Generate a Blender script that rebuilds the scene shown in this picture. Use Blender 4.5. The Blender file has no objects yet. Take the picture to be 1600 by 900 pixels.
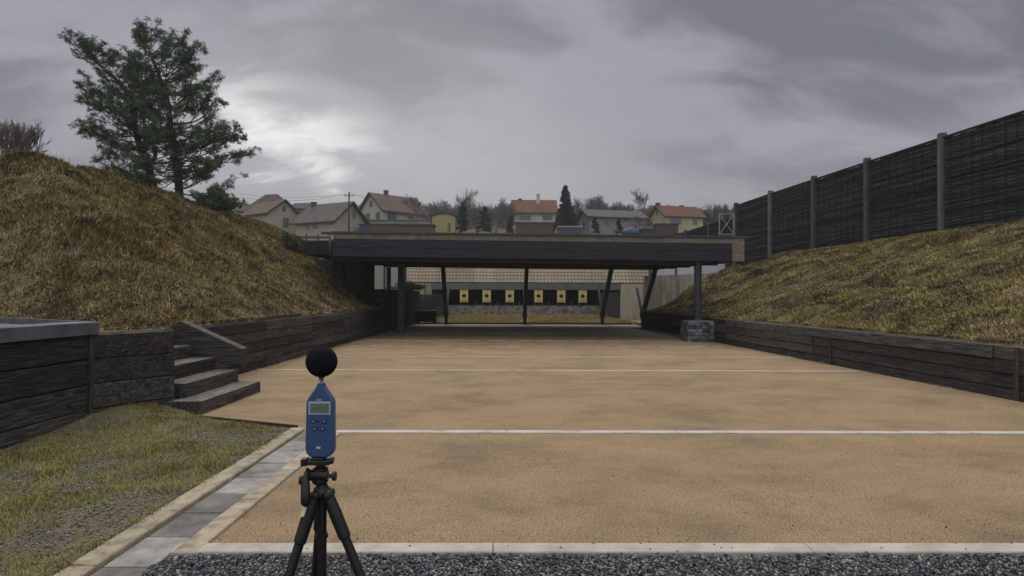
import bpy, math, random
import numpy as np
from mathutils import Vector, Matrix, Euler
random.seed(7)
RNG = np.random.default_rng(11)
R = math.radians
SC = bpy.context.scene
COL = SC.collection
F = 1067.0

# ------------------------------------------------------------------ camera
cd = bpy.data.cameras.new('camera'); cam = bpy.data.objects.new('camera', cd); COL.objects.link(cam)
cd.sensor_width = 36; cd.lens = 36 * F / 1600; cd.clip_start = .05; cd.clip_end = 3000
CM = Euler((math.pi/2 + 13/F, 0, -10/F)).to_matrix() @ Matrix.Rotation(.0035, 3, 'Z')
cam.matrix_world = Matrix.Translation((0, 0, 1.6)) @ CM.to_4x4()
SC.camera = cam

def P(px, py, D):
    """point of the world at distance D (along +Y) seen at photo pixel px, py"""
    d = CM @ Vector(((px-800)/F, -(py-450)/F, -1)); d *= D/d.y
    return Vector((d.x, D, 1.6 + d.z))

# ------------------------------------------------------------------ light
SUN_EL, SUN_AZ = R(46), R(-12)      # azimuth measured from +Y towards +X
w = bpy.data.worlds.new('World'); SC.world = w; w.use_nodes = True
nt = w.node_tree; N = nt.nodes; L = nt.links; N.clear()
def nn(t, **k):
    n = N.new(t)
    for a, b in k.items():
        if a in n.inputs: n.inputs[a].default_value = b
        else: setattr(n, a, b)
    return n
def vm(op, a, b=None, c=None):
    n = N.new('ShaderNodeVectorMath'); n.operation = op
    for i, v in enumerate((a, b, c)):
        if v is None: continue
        if isinstance(v, (tuple, list, Vector)): n.inputs[i].default_value = v
        elif isinstance(v, (int, float)): n.inputs['Scale'].default_value = v
        else: L.new(v, n.inputs[i])
    return n.outputs['Value'] if op in ('DOT_PRODUCT', 'LENGTH') else n.outputs['Vector']
def mm(op, a, b=0.0, c=0.0, clamp=False):
    n = N.new('ShaderNodeMath'); n.operation = op; n.use_clamp = clamp
    for i, v in enumerate((a, b, c)):
        if isinstance(v, (int, float)): n.inputs[i].default_value = v
        else: L.new(v, n.inputs[i])
    return n.outputs[0]
def ss(v, a, b):
    n = N.new('ShaderNodeMapRange'); n.interpolation_type = 'SMOOTHSTEP'
    L.new(v, n.inputs[0]); n.inputs[1].default_value = a; n.inputs[2].default_value = b
    return n.outputs[0]
def mixc(f, a, b):
    n = N.new('ShaderNodeMix'); n.data_type = 'RGBA'
    for i, v in ((0, f), (6, a), (7, b)):
        if isinstance(v, (int, float)): n.inputs[i].default_value = v
        elif isinstance(v, (tuple, list)): n.inputs[i].default_value = (*v, 1)
        else: L.new(v, n.inputs[i])
    return n.outputs[2]
sky = N.new('ShaderNodeTexSky'); sky.sky_type = 'NISHITA'; sky.sun_disc = False
sky.sun_elevation = SUN_EL; sky.sun_rotation = SUN_AZ; sky.dust_density = 3
tc = N.new('ShaderNodeTexCoord'); gen = tc.outputs['Generated']
sep = N.new('ShaderNodeSeparateXYZ'); L.new(gen, sep.inputs[0])
zz = mm('MAXIMUM', sep.outputs[2], 0.0)
den = mm('ADD', zz, .42)
pl = N.new('ShaderNodeCombineXYZ')
L.new(mm('DIVIDE', sep.outputs[0], den), pl.inputs[0]); L.new(mm('DIVIDE', sep.outputs[1], den), pl.inputs[1])
pl.inputs[2].default_value = 3.7
def noise(vec, scale, detail=5, rough=.55, dist=0.0):
    n = N.new('ShaderNodeTexNoise'); n.inputs['Scale'].default_value = scale; n.inputs['Detail'].default_value = detail
    n.inputs['Roughness'].default_value = rough; n.inputs['Distortion'].default_value = dist
    L.new(vec, n.inputs['Vector']); return n.outputs['Fac']
nA = noise(vm('MULTIPLY', pl.outputs[0], (.8, 1.5, 1)), 1.5, 4, .5, .5)
nB = noise(vm('MULTIPLY', pl.outputs[0], (1.0, 1.9, 1)), 3.2, 9, .56, .45)
mixn = mm('ADD', mm('MULTIPLY', nA, .55), mm('MULTIPLY', nB, .45))
dark = ss(mixn, .41, .585)
cloud = mixc(dark, (.145, .145, .190), (.345, .338, .388))
def spot(px, py, r0, r1):
    d = (P(px, py, 1) - Vector((0, 0, 1.6))).normalized()
    ln = vm('LENGTH', vm('MULTIPLY', vm('SUBTRACT', vm('NORMALIZE', gen), tuple(d)), (1, 1, 2.0)))
    return mm('SUBTRACT', 1.0, ss(mm('ADD', ln, mm('MULTIPLY', mm('SUBTRACT', nB, .5), .62)), r0, r1))
low = mm('SUBTRACT', 1.0, ss(zz, .05, .30))
cloud = mixc(mm('MULTIPLY', low, .42), cloud, (.42, .41, .435))
cloud = mixc(mm('MULTIPLY', spot(600, 215, .02, .42), .62), cloud, (.60, .595, .615))
cloud = mixc(mm('MULTIPLY', spot(472, 192, .02, .175), 1.0), cloud, (1.05, 1.05, 1.04))
bank = mm('MULTIPLY', spot(590, 105, .04, .26), .72)          # the darker cloud bank above the opening
cloud = mixc(bank, cloud, (.215, .213, .245))
up = ss(zz, .42, .95)
cloud = mixc(up, cloud, (1.30, 1.29, 1.33))                    # overcast is brightest overhead
bk = mm('SUBTRACT', 1.0, ss(sep.outputs[1], -.55, .05))
cloud = mixc(mm('MULTIPLY', bk, .8), cloud, (.95, .94, .96))    # brighter sky behind the photographer
b1 = N.new('ShaderNodeBackground'); b1.inputs[1].default_value = .06; L.new(sky.outputs[0], b1.inputs[0])
b2 = N.new('ShaderNodeBackground'); b2.inputs[1].default_value = 1.0; L.new(cloud, b2.inputs[0])
mx = N.new('ShaderNodeMixShader'); mx.inputs[0].default_value = .93; L.new(b1.outputs[0], mx.inputs[1]); L.new(b2.outputs[0], mx.inputs[2])
wo = N.new('ShaderNodeOutputWorld'); L.new(mx.outputs[0], wo.inputs[0])
sd = bpy.data.lights.new('sun', 'SUN'); sun = bpy.data.objects.new('sun', sd); COL.objects.link(sun)
sd.energy = 1.1; sd.angle = R(25); sd.color = (1, .96, .9)
sv = Vector((math.sin(SUN_AZ)*math.cos(SUN_EL), math.cos(SUN_AZ)*math.cos(SUN_EL), math.sin(SUN_EL)))
sun.rotation_euler = sv.to_track_quat('Z', 'Y').to_euler(); sun.location = (0, 0, 60)
SC.view_settings.view_transform = 'Standard'; SC.view_settings.look = 'None'
SC.view_settings.exposure = 0; SC.view_settings.gamma = 1

# ------------------------------------------------------------------ materials
MATS = {}
def M(name, cols, scale=4, stretch=(1, 1, 1), detail=6, rough=.88, bump=.3, bscale=60, bdist=.01, rnd=0.0, spec=.3,
      metal=0.0, pos=None, fine=0.0, fscale=120, world=False, dist=0.0, ramp_rnd=False, nrough=.6):
    m = bpy.data.materials.new(name); m.use_nodes = True; t = m.node_tree; n = t.nodes; l = t.links
    b = n['Principled BSDF']; b.inputs['Roughness'].default_value = rough; b.inputs['Metallic'].default_value = metal
    b.inputs['Specular IOR Level'].default_value = spec
    co = n.new('ShaderNodeNewGeometry').outputs['Position'] if world else n.new('ShaderNodeTexCoord').outputs['Object']
    mp = n.new('ShaderNodeMapping'); mp.inputs['Scale'].default_value = stretch; l.new(co, mp.inputs[0])
    ns = n.new('ShaderNodeTexNoise'); ns.inputs['Scale'].default_value = scale; ns.inputs['Detail'].default_value = detail
    ns.inputs['Roughness'].default_value = nrough; ns.inputs['Distortion'].default_value = dist; l.new(mp.outputs[0], ns.inputs['Vector'])
    rp = n.new('ShaderNodeValToRGB'); cr = rp.color_ramp
    pos = pos or ([.5] if len(cols) == 1 else [.3 + .4*i/(len(cols)-1) for i in range(len(cols))])
    cr.elements[0].position = pos[0]; cr.elements[0].color = (*cols[0], 1)
    if len(cols) > 1:
        cr.elements[1].position = pos[-1]; cr.elements[1].color = (*cols[-1], 1)
        for p, c in zip(pos[1:-1], cols[1:-1]):
            e = cr.elements.new(p); e.color = (*c, 1)
    else: cr.elements[1].color = (*cols[0], 1)
    fac = ns.outputs['Fac']
    at = None
    if rnd or ramp_rnd:
        at = n.new('ShaderNodeAttribute'); at.attribute_name = 'rnd'
    if ramp_rnd:   # ramp driven by noise plus the piece's own random number
        a = n.new('ShaderNodeMath'); a.operation = 'MULTIPLY_ADD'; l.new(at.outputs['Fac'], a.inputs[0]); a.inputs[1].default_value = ramp_rnd
        s = n.new('ShaderNodeMath'); s.operation = 'SUBTRACT'; l.new(fac, s.inputs[0]); s.inputs[1].default_value = ramp_rnd/2
        l.new(s.outputs[0], a.inputs[2]); fac = a.outputs[0]
    l.new(fac, rp.inputs[0]); c = rp.outputs[0]
    def mul(c, f, lo, hi):
        mr = n.new('ShaderNodeMapRange'); l.new(f, mr.inputs[0]); mr.inputs[1].default_value = .25 if hi-lo < 9 else 0; mr.inputs[2].default_value = .75
        mr.inputs[3].default_value = lo; mr.inputs[4].default_value = hi
        v = n.new('ShaderNodeVectorMath'); v.operation = 'SCALE'; l.new(c, v.inputs[0]); l.new(mr.outputs[0], v.inputs['Scale']); return v.outputs[0]
    if rnd: c = mul(c, at.outputs['Fac'], 1-rnd, 1+rnd)
    if fine:
        n2 = n.new('ShaderNodeTexNoise'); n2.inputs['Scale'].default_value = fscale; n2.inputs['Detail'].default_value = 3
        n2.inputs['Roughness'].default_value = .7
        l.new(mp.outputs[0], n2.inputs['Vector']); c = mul(c, n2.outputs['Fac'], 1-fine, 1+fine)
    l.new(c, b.inputs['Base Color'])
    if bump:
        n3 = n.new('ShaderNodeTexNoise'); n3.inputs['Scale'].default_value = bscale; n3.inputs['Detail'].default_value = 5
        l.new(mp.outputs[0], n3.inputs['Vector'])
        bp = n.new('ShaderNodeBump'); bp.inputs['Strength'].default_value = bump; bp.inputs['Distance'].default_value = bdist
        l.new(n3.outputs['Fac'], bp.inputs['Height']); l.new(bp.outputs[0], b.inputs['Normal'])
    MATS[name] = m; return m

def g(v, t=(1, 1, 1)): return (v*t[0], v*t[1], v*t[2])
m_sand = M('sand', [(.225, .162, .094), (.295, .210, .120), (.345, .240, .138), (.370, .270, .162)], .8, (.8, 1.0, 1), 15, .95, 1.0, 130, .012,
           pos=[.36, .46, .54, .64], fine=.75, fscale=75, world=True, dist=.25, nrough=.76)
m_lawn = M('lawn_soil', [(.085, .08, .07), (.16, .125, .075), (.15, .135, .06), (.17, .165, .15)], 1.8, (1, 1, 1), 9, .98, 1, 40, .03, world=True, fine=.5, fscale=55)
m_conc_floor = M('concrete_floor', [(.30, .26, .215), (.52, .45, .36)], .5, (.5, 1.2, 1), 8, .85, .3, 50, fine=.12, fscale=60, world=True)
m_kerb = M('kerb_stone', [(.22, .18, .125), (.40, .335, .245), (.52, .445, .34)], 7, detail=10, rough=.9, bump=.9, bscale=90, bdist=.012, fine=.38, fscale=140, rnd=.10)
m_kerbw = M('pale_kerb', [(.36, .32, .27), (.54, .50, .44)], 5, rough=.9, bump=.5, bscale=90, bdist=.006, fine=.16, fscale=90)
m_kerbn = M('grey_strip', [(.34, .30, .25), (.50, .47, .42), (.56, .53, .48)], 2.5, detail=10, rough=.9, bump=.5, bscale=70, fine=.25, fscale=60, world=True, pos=[.34, .46, .6])
m_line = M('worn_line', [(.30, .225, .14), (.34, .26, .17), (.50, .45, .37), (.62, .57, .48)], 2.2, (1, 1, 1), 12, .9, .4, 90, .006, pos=[.36, .44, .50, .66], fine=.2, fscale=60, world=True)
m_slab = M('grey_slab', [(.12, .113, .10), (.215, .205, .185), (.30, .288, .262)], 5, rough=.85, bump=.4, bscale=150, bdist=.004, fine=.14, fscale=150, rnd=.30)
m_soil = M('soil', [(.07, .055, .04), (.16, .12, .07), (.18, .155, .08)], 1.6, (1, 1, 1), 8, .98, .9, 25, .04, world=True, fine=.4, fscale=30)
m_gravbed = M('gravel_base', [(.025, .028, .034), (.08, .085, .095)], 30, detail=4, rough=.95, bump=1, bscale=45, bdist=.03, world=True)
m_grav = M('gravel', [(.045, .048, .053), (.115, .12, .13), (.19, .197, .21), (.34, .32, .28)], 6, rough=.8, bump=.5, bscale=120, bdist=.003,
           pos=[.1, .45, .72, .93], ramp_rnd=.95)
m_gravs = M('small_stones', [(.07, .07, .07), (.16, .155, .145), (.30, .28, .24)], 6, rough=.85, bump=.3, bscale=100, pos=[.1, .5, .93], ramp_rnd=.9)
wood_cols = [(.009, .009, .010), (.044, .041, .039), (.095, .088, .080), (.19, .175, .155)]
m_woodY = M('charred_wood', wood_cols, 4.0, (6, .40, 7), 10, .8, 1, 12, .04, pos=[.33, .48, .62, .85], rnd=.40, dist=1.4, spec=.25)
m_woodX = M('charred_wood_cross', wood_cols, 4.0, (.40, 6, 7), 10, .8, 1, 12, .04, pos=[.33, .48, .62, .85], rnd=.35, dist=1.4, spec=.25)
m_woodZ = M('charred_wood_upright', wood_cols, 3.5, (6, 6, .5), 9, .8, .7, 14, .02, pos=[.28, .5, .7, .95], rnd=.35, dist=1.2, spec=.25)
m_woodtop = M('weathered_wood', [(.06, .054, .046), (.135, .12, .10), (.22, .195, .16)], 4, (5, 1, 5), 8, .9, .6, 20, .01, fine=.25, fscale=60, rnd=.15)
m_strtop = M('side_board_wood', [(.035, .032, .029), (.085, .075, .064), (.14, .125, .105)], 4, (1, 5, 5), 8, .9, .6, 20, .01, fine=.3, fscale=50)
m_fasc = M('black_fascia', [(.006, .007, .012), (.016, .018, .027), (.036, .038, .050)], 2.6, (.30, 4, 7), 10, .6, .35, 10, .01, spec=.35, dist=.5)
m_steel = M('black_steel', [(.012, .013, .016), (.026, .028, .034)], 3, rough=.5, bump=.1, spec=.4)
m_steelb = M('blue_grey_steel', [(.035, .042, .055), (.06, .07, .085)], 3, rough=.5, bump=.1, spec=.4)
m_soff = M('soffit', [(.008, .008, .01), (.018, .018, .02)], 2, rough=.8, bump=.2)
m_beige = M('beige_board', [(.12, .115, .085), (.225, .20, .155), (.31, .275, .22)], 2.2, (1.5, 1, 2.5), 9, .9, .4, 30, pos=[.3, .5, .75], fine=.18, fscale=30)
m_tan = M('tan_board', [(.34, .29, .205), (.44, .38, .275)], 1.2, (1, 1, 2), 7, .9, .3, 30, fine=.10, fscale=20, rnd=.12)
m_wire = M('rusty_wire', [(.09, .065, .05), (.15, .11, .085)], 4, rough=.8, bump=0)
m_zinc = M('zinc', [(.075, .088, .11), (.13, .148, .175), (.18, .20, .23)], 2.5, (2, .8, 1), 8, .48, .15, 20, metal=.55, spec=.5, fine=.06)
m_zinctop = M('zinc_top', [(.08, .073, .07), (.14, .122, .112)], 1.5, rough=.7, bump=.2, metal=.1)
m_conc = M('concrete', [(.13, .12, .09), (.37, .34, .275), (.48, .45, .375)], 1.0, (2.2, 2.2, .35), 9, .9, .4, 30, pos=[.3, .5, .7], fine=.1)
m_concd = M('grey_concrete', [(.10, .105, .11), (.17, .175, .18)], 1.2, (1, 1, 1), 8, .9, .3, 30, fine=.12)
m_shot = M('pocked_concrete', [(.10, .10, .10), (.24, .235, .22), (.36, .35, .33)], 3.0, (1, 1, 1.5), 9, .95, .8, 10, .05, pos=[.34, .5, .62])
m_rubber = M('rubber_block', [(.016, .018, .023), (.045, .05, .062)], 3, rough=.7, bump=.3, rnd=.45)
m_gabion = M('stacked_slate', [(.045, .05, .06), (.11, .12, .135), (.20, .205, .21)], 5, rough=.8, bump=.8, bscale=20, bdist=.02, rnd=.45)
m_black = M('black_plastic', [(.005, .005, .006), (.011, .011, .013)], 8, rough=.48, bump=.05, spec=.5)
m_foam = M('foam', [(.006, .008, .010), (.014, .017, .021)], 60, rough=1, bump=1.0, bscale=420, bdist=.003, spec=.08)
m_meter = M('meter_blue', [(.026, .066, .165), (.038, .085, .195)], 5, rough=.38, bump=.08, bscale=300, bdist=.001, spec=.5)
m_meterd = M('meter_dark_blue', [(.010, .028, .09)], 5, rough=.4, bump=0, spec=.5)
m_frame = M('screen_frame', [(.38, .46, .60)], 5, rough=.4, bump=0)
m_lcd = M('lcd_glass', [(.125, .155, .125), (.17, .2, .155)], 30, rough=.15, bump=0, spec=.6)
m_lcdi = M('lcd_ink', [(.085, .11, .088)], 5, rough=.3, bump=0)
m_metal = M('brushed_metal', [(.45, .45, .46), (.6, .6, .6)], 20, (1, 1, 8), rough=.3, bump=0, metal=.9)
m_white = M('white_mark', [(.75, .75, .75)], 5, rough=.5, bump=0)
m_red = M('red_mark', [(.22, .09, .10)], 5, rough=.5, bump=0)
m_tag = M('tag', [(.55, .5, .25), (.65, .6, .35)], 30, rough=.5, bump=0)
m_yel = M('target_paper', [(.56, .46, .17), (.66, .55, .24)], 3, rough=.8, bump=0, fine=.05)
m_ink = M('target_ink', [(.02, .018, .02)], 3, rough=.8, bump=0)
m_slat = M('woven_slats', [(.012, .012, .013), (.038, .037, .038), (.10, .097, .095)], 1.6, (.4, .4, 6), 8, .9, .4, 20, pos=[.3, .52, .85], rnd=.55)
m_backing = M('fence_backing', [(.012, .012, .013)], 4, rough=1, bump=0)
m_post = M('fence_post', [(.065, .066, .07), (.12, .118, .12)], 2.5, (2, 2, .6), 7, .75, .3, 40, rnd=.25)
m_bark = M('pine_bark', [(.025, .019, .015), (.075, .052, .038)], 4, (3, 3, 1), 8, .95, .9, 12, .04)
m_twig = M('bare_twig', [(.085, .075, .07), (.16, .145, .135)], 2, rough=.95, bump=0)
m_needle = M('pine_needles', [(.022, .042, .025), (.062, .10, .056), (.15, .195, .10)], 1.4, detail=4, rough=.75, bump=0, ramp_rnd=.8, pos=[.2, .5, .85])
m_spruce = M('spruce_needles', [(.007, .016, .013), (.016, .032, .024), (.03, .048, .035)], 1.0, detail=4, rough=.8, bump=0, ramp_rnd=.8, pos=[.2, .5, .85])
m_leafd = M('dark_leaves', [(.015, .024, .013), (.04, .055, .025), (.075, .08, .035)], 1.4, detail=4, rough=.8, bump=0, ramp_rnd=.8, pos=[.2, .5, .85])
m_hill = M('hill_grass', [(.045, .045, .025), (.09, .08, .045), (.06, .065, .03)], .12, detail=8, rough=1, bump=.5, bscale=1, bdist=.3, world=True)
def grass_mat(name, cols, pos, sc=.55, rr=.55):
    return M(name, cols, sc, (1, 1, 1), 7, .85, 0, pos=pos, world=True, ramp_rnd=rr, spec=.2, dist=.6)
m_gl = grass_mat('dry_grass', [(.048, .038, .027), (.155, .118, .062), (.245, .218, .085), (.345, .255, .108), (.50, .40, .21)], [.31, .42, .53, .65, .84], sc=1.1, rr=.5)
m_gr = grass_mat('olive_grass', [(.065, .048, .038), (.20, .150, .095), (.31, .265, .105), (.42, .37, .13), (.54, .46, .25)], [.36, .46, .53, .63, .84], sc=.8, rr=.42)
m_gn = grass_mat('lawn_grass', [(.13, .095, .05), (.23, .195, .06), (.37, .33, .085), (.22, .255, .075), (.48, .38, .20)], [.22, .36, .5, .64, .85], sc=1.1, rr=.75)
m_gf = grass_mat('straw_grass', [(.17, .125, .055), (.30, .215, .095), (.26, .22, .085), (.38, .29, .15)], [.25, .42, .6, .8], .3)
m_cream = M('cream_render', [(.30, .27, .215), (.41, .37, .30)], .8, rough=.9, bump=.1, bscale=10)
m_creamp = M('pale_render', [(.38, .365, .30), (.47, .45, .375)], .8, rough=.9, bump=.1, bscale=10)
m_whiter = M('white_render', [(.36, .36, .365), (.47, .465, .46)], .8, rough=.9, bump=.1, bscale=10)
m_greyr = M('grey_render', [(.17, .17, .175), (.27, .265, .26)], .8, rough=.9, bump=.1, bscale=10)
m_yelr = M('yellow_render', [(.28, .245, .12), (.38, .33, .16)], .8, rough=.9, bump=.1, bscale=10)
m_yelp = M('pale_yellow_render', [(.33, .32, .19), (.42, .40, .25)], .8, rough=.9, bump=.1, bscale=10)
def tile_mat(name, c0, c1): return M(name, [c0, c1], 1.5, (1, 1, 3), 9, .9, .6, 5, .05, fine=.25, fscale=6, rnd=.25)
m_rbrown = tile_mat('brown_tiles', (.065, .046, .036), (.125, .085, .064))
m_rgrey = tile_mat('grey_brown_tiles', (.062, .055, .050), (.115, .10, .09))
m_rorange = tile_mat('orange_tiles', (.14, .065, .038), (.23, .11, .062))
m_rred = tile_mat('red_tiles', (.10, .044, .034), (.165, .07, .05))
m_rdark = tile_mat('dark_felt', (.035, .035, .037), (.07, .07, .072))
m_brick = M('brick_wall', [(.065, .050, .046), (.12, .085, .075)], 2, rough=.9, bump=.4, bscale=6)
m_glass = M('window_glass', [(.03, .035, .04), (.10, .115, .13)], 1, rough=.12, bump=0, spec=.6)
m_shut = M('window_frame', [(.30, .28, .25)], 1, rough=.7, bump=0)
m_timb = M('dark_timber', [(.04, .03, .025), (.08, .06, .05)], 2, rough=.85, bump=.2)
m_blue = M('blue_tarp', [(.03, .05, .085), (.05, .08, .13)], 2, rough=.6, bump=.3, bscale=4)
m_pane = M('barrier_panel', [(.42, .46, .52), (.52, .56, .62)], .8, (1, 1, .5), rough=.35, bump=.1, spec=.5)
m_paneg = M('green_panel', [(.28, .31, .27), (.38, .40, .35)], .8, (1, 1, .4), rough=.5, bump=.1)
m_galv = M('galvanised_tube', [(.20, .205, .19), (.30, .30, .28)], 4, rough=.5, bump=0, metal=.4)

# ------------------------------------------------------------------ mesh builder
ORG = {}
def tag(o, label=None, cat=None, group=None, kind=None):
    if label: o['label'] = label
    if cat: o['category'] = cat
    if group: o['group'] = group
    if kind: o['kind'] = kind
    return o
class MB:
    def __init__(s): s.v = []; s.f = []; s.r = []; s.mi = []; s.cur = .5; s.m = 0
    def face(s, idx): s.f.append(idx); s.r.append(s.cur); s.mi.append(s.m)
    def hexa(s, p):   # 8 points: bottom ring 0-3 ccw, top ring 4-7
        b = len(s.v); s.v += [tuple(q) for q in p]
        for q in ((3, 2, 1, 0), (4, 5, 6, 7), (0, 1, 5, 4), (1, 2, 6, 5), (2, 3, 7, 6), (3, 0, 4, 7)): s.face([b+i for i in q])
    def box(s, x0, x1, y0, y1, z0, z1):
        s.hexa([(x0, y0, z0), (x1, y0, z0), (x1, y1, z0), (x0, y1, z0), (x0, y0, z1), (x1, y0, z1), (x1, y1, z1), (x0, y1, z1)])
    def bar(s, a, b, w, h, up=(0, 0, 1)):   # rectangular bar from a to b, w sideways, h along 'up'
        a = Vector(a); b = Vector(b); d = (b-a).normalized(); u = Vector(up)
        sd_ = d.cross(u)
        if sd_.length < 1e-4: sd_ = d.cross(Vector((1, 0, 0)))
        sd_.normalize(); u = sd_.cross(d).normalized(); x = sd_*w/2; y = u*h/2
        s.hexa([a-x-y, a+x-y, b+x-y, b-x-y, a-x+y, a+x+y, b+x+y, b-x+y])
    def tube(s, pts, rad, n=8, cap=True):
        pts = [Vector(p) for p in pts]
        if not hasattr(rad, '__len__'): rad = [rad]*len(pts)
        b = len(s.v); prev = None
        for i, p in enumerate(pts):
            d = (pts[min(i+1, len(pts)-1)] - pts[max(i-1, 0)])
            if d.length < 1e-9: d = Vector((0, 0, 1))
            d.normalize()
            if prev is None:
                prev = d.cross(Vector((0, 0, 1)) if abs(d.z) < .9 else Vector((1, 0, 0))).normalized()
            x = (prev - d*prev.dot(d)).normalized(); prev = x; y = d.cross(x)
            for k in range(n):
                a = 2*math.pi*k/n; s.v.append(tuple(p + (x*math.cos(a)+y*math.sin(a))*rad[i]))
        for i in range(len(pts)-1):
            for k in range(n):
                s.face([b+i*n+k, b+i*n+(k+1) % n, b+(i+1)*n+(k+1) % n, b+(i+1)*n+k])
        if cap: s.face([b+k for k in range(n)][::-1]); s.face([b+(len(pts)-1)*n+k for k in range(n)])
    def prism(s, poly, a0, a1, fn):   # poly of 2-D points extruded; fn(u, v, a) gives the 3-D point
        n = len(poly); b = len(s.v)
        s.v += [tuple(fn(u, v, a0)) for u, v in poly] + [tuple(fn(u, v, a1)) for u, v in poly]
        s.face([b+i for i in range(n)][::-1]); s.face([b+n+i for i in range(n)])
        for i in range(n): j = (i+1) % n; s.face([b+i, b+j, b+n+j, b+n+i])
    def sphere(s, c, r, nu=24, nv=14, sq=(1, 1, 1)):
        pts = []; b = len(s.v)
        for i in range(1, nv):
            t = math.pi*i/nv
            for k in range(nu):
                a = 2*math.pi*k/nu
                s.v.append((c[0]+r*sq[0]*math.sin(t)*math.cos(a), c[1]+r*sq[1]*math.sin(t)*math.sin(a), c[2]+r*sq[2]*math.cos(t)))
        s.v += [(c[0], c[1], c[2]+r*sq[2]), (c[0], c[1], c[2]-r*sq[2])]; T = b+(nv-1)*nu
        for i in range(nv-2):
            for k in range(nu): s.face([b+i*nu+k, b+(i+1)*nu+k, b+(i+1)*nu+(k+1) % nu, b+i*nu+(k+1) % nu])
        for k in range(nu):
            s.face([T, b+k, b+(k+1) % nu]); s.face([T+1, b+(nv-2)*nu+(k+1) % nu, b+(nv-2)*nu+k])
    def build(s, name, mat, parent=None, bevel=0, smooth=False, seg=1):
        V = np.array(s.v, dtype=float)
        if parent is not None: o = ORG.get(parent.name, Vector((0, 0, 0)))
        else: o = Vector(((V[:, 0].min()+V[:, 0].max())/2, (V[:, 1].min()+V[:, 1].max())/2, V[:, 2].min()))
        V = V - np.array(o)
        me = bpy.data.meshes.new(name); me.from_pydata([tuple(q) for q in V], [], s.f)
        for m_ in (mat if isinstance(mat, (list, tuple)) else [mat]): me.materials.append(m_)
        if any(s.mi): me.polygons.foreach_set('material_index', s.mi)
        a = me.attributes.new('rnd', 'FLOAT', 'FACE'); a.data.foreach_set('value', s.r)
        if smooth: me.polygons.foreach_set('use_smooth', [True]*len(s.f))
        me.update()
        ob = bpy.data.objects.new(name, me); COL.objects.link(ob)
        if parent is not None: ob.parent = parent; ORG[ob.name] = o
        else: ob.location = o; ORG[ob.name] = o
        if bevel:
            bm_ = ob.modifiers.new('bevel', 'BEVEL'); bm_.width = bevel; bm_.segments = seg; bm_.limit_method = 'ANGLE'; bm_.angle_limit = R(40)
        return ob
def thing(name, loc, label, cat, group=None, rot=0):
    o = bpy.data.objects.new(name, None); COL.objects.link(o); o.location = loc; o.rotation_euler = (0, 0, rot)
    o.empty_display_size = .3; ORG[o.name] = Vector(loc); return tag(o, label, cat, group)
def local(o): ORG[o.name] = Vector((0, 0, 0))   # parts given in the thing's own coordinates
def copy_tree(o, parent=None):
    c = o.copy(); COL.objects.link(c)
    if parent is not None: c.parent = parent
    for ch in o.children: copy_tree(ch, c)
    return c
def raw_mesh(name, V, faces_flat, loop_tot, rnd, mat, parent=None, org=None):
    """fast mesh from numpy arrays"""
    V = np.asarray(V, dtype=np.float32)
    o = np.array(ORG[parent.name]) if parent is not None else (np.array(org) if org is not None else np.zeros(3))
    V = V - o.astype(np.float32)
    me = bpy.data.meshes.new(name); me.vertices.add(len(V)); me.vertices.foreach_set('co', V.ravel())
    me.loops.add(len(faces_flat)); me.loops.foreach_set('vertex_index', faces_flat.astype(np.int32))
    st = np.concatenate([[0], np.cumsum(loop_tot)[:-1]]).astype(np.int32)
    me.polygons.add(len(loop_tot)); me.polygons.foreach_set('loop_start', st)
    try: me.polygons.foreach_set('loop_total', loop_tot.astype(np.int32))
    except Exception: pass
    me.materials.append(mat); me.update(calc_edges=True)
    a = me.attributes.new('rnd', 'FLOAT', 'POINT'); a.data.foreach_set('value', np.asarray(rnd, dtype=np.float32))
    ob = bpy.data.objects.new(name, me); COL.objects.link(ob)
    if parent is not None: ob.parent = parent; ORG[ob.name] = ORG[parent.name]
    else: ob.location = o; ORG[ob.name] = Vector(o)
    return ob

# ------------------------------------------------------------------ numpy noise
_T = RNG.random((256, 256))
def vnoise(x, y):
    xi = np.floor(x).astype(int); yi = np.floor(y).astype(int); fx = x-xi; fy = y-yi
    fx = fx*fx*(3-2*fx); fy = fy*fy*(3-2*fy)
    a = _T[xi & 255, yi & 255]; b = _T[(xi+1) & 255, yi & 255]; c = _T[xi & 255, (yi+1) & 255]; d = _T[(xi+1) & 255, (yi+1) & 255]
    return (a*(1-fx)+b*fx)*(1-fy)+(c*(1-fx)+d*fx)*fy
def fbm(x, y, o=4):
    s = 0; a = .5
    for i in range(o): s = s + a*vnoise(x*2**i+17*i, y*2**i+31*i); a *= .5
    return s
def sstep(x, a, b):
    t = np.clip((x-a)/(b-a), 0, 1); return t*t*(3-2*t)
def smin(a, b, k):
    h = np.clip(.5+.5*(b-a)/k, 0, 1); return b*(1-h)+a*h-k*h*(1-h)

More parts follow.
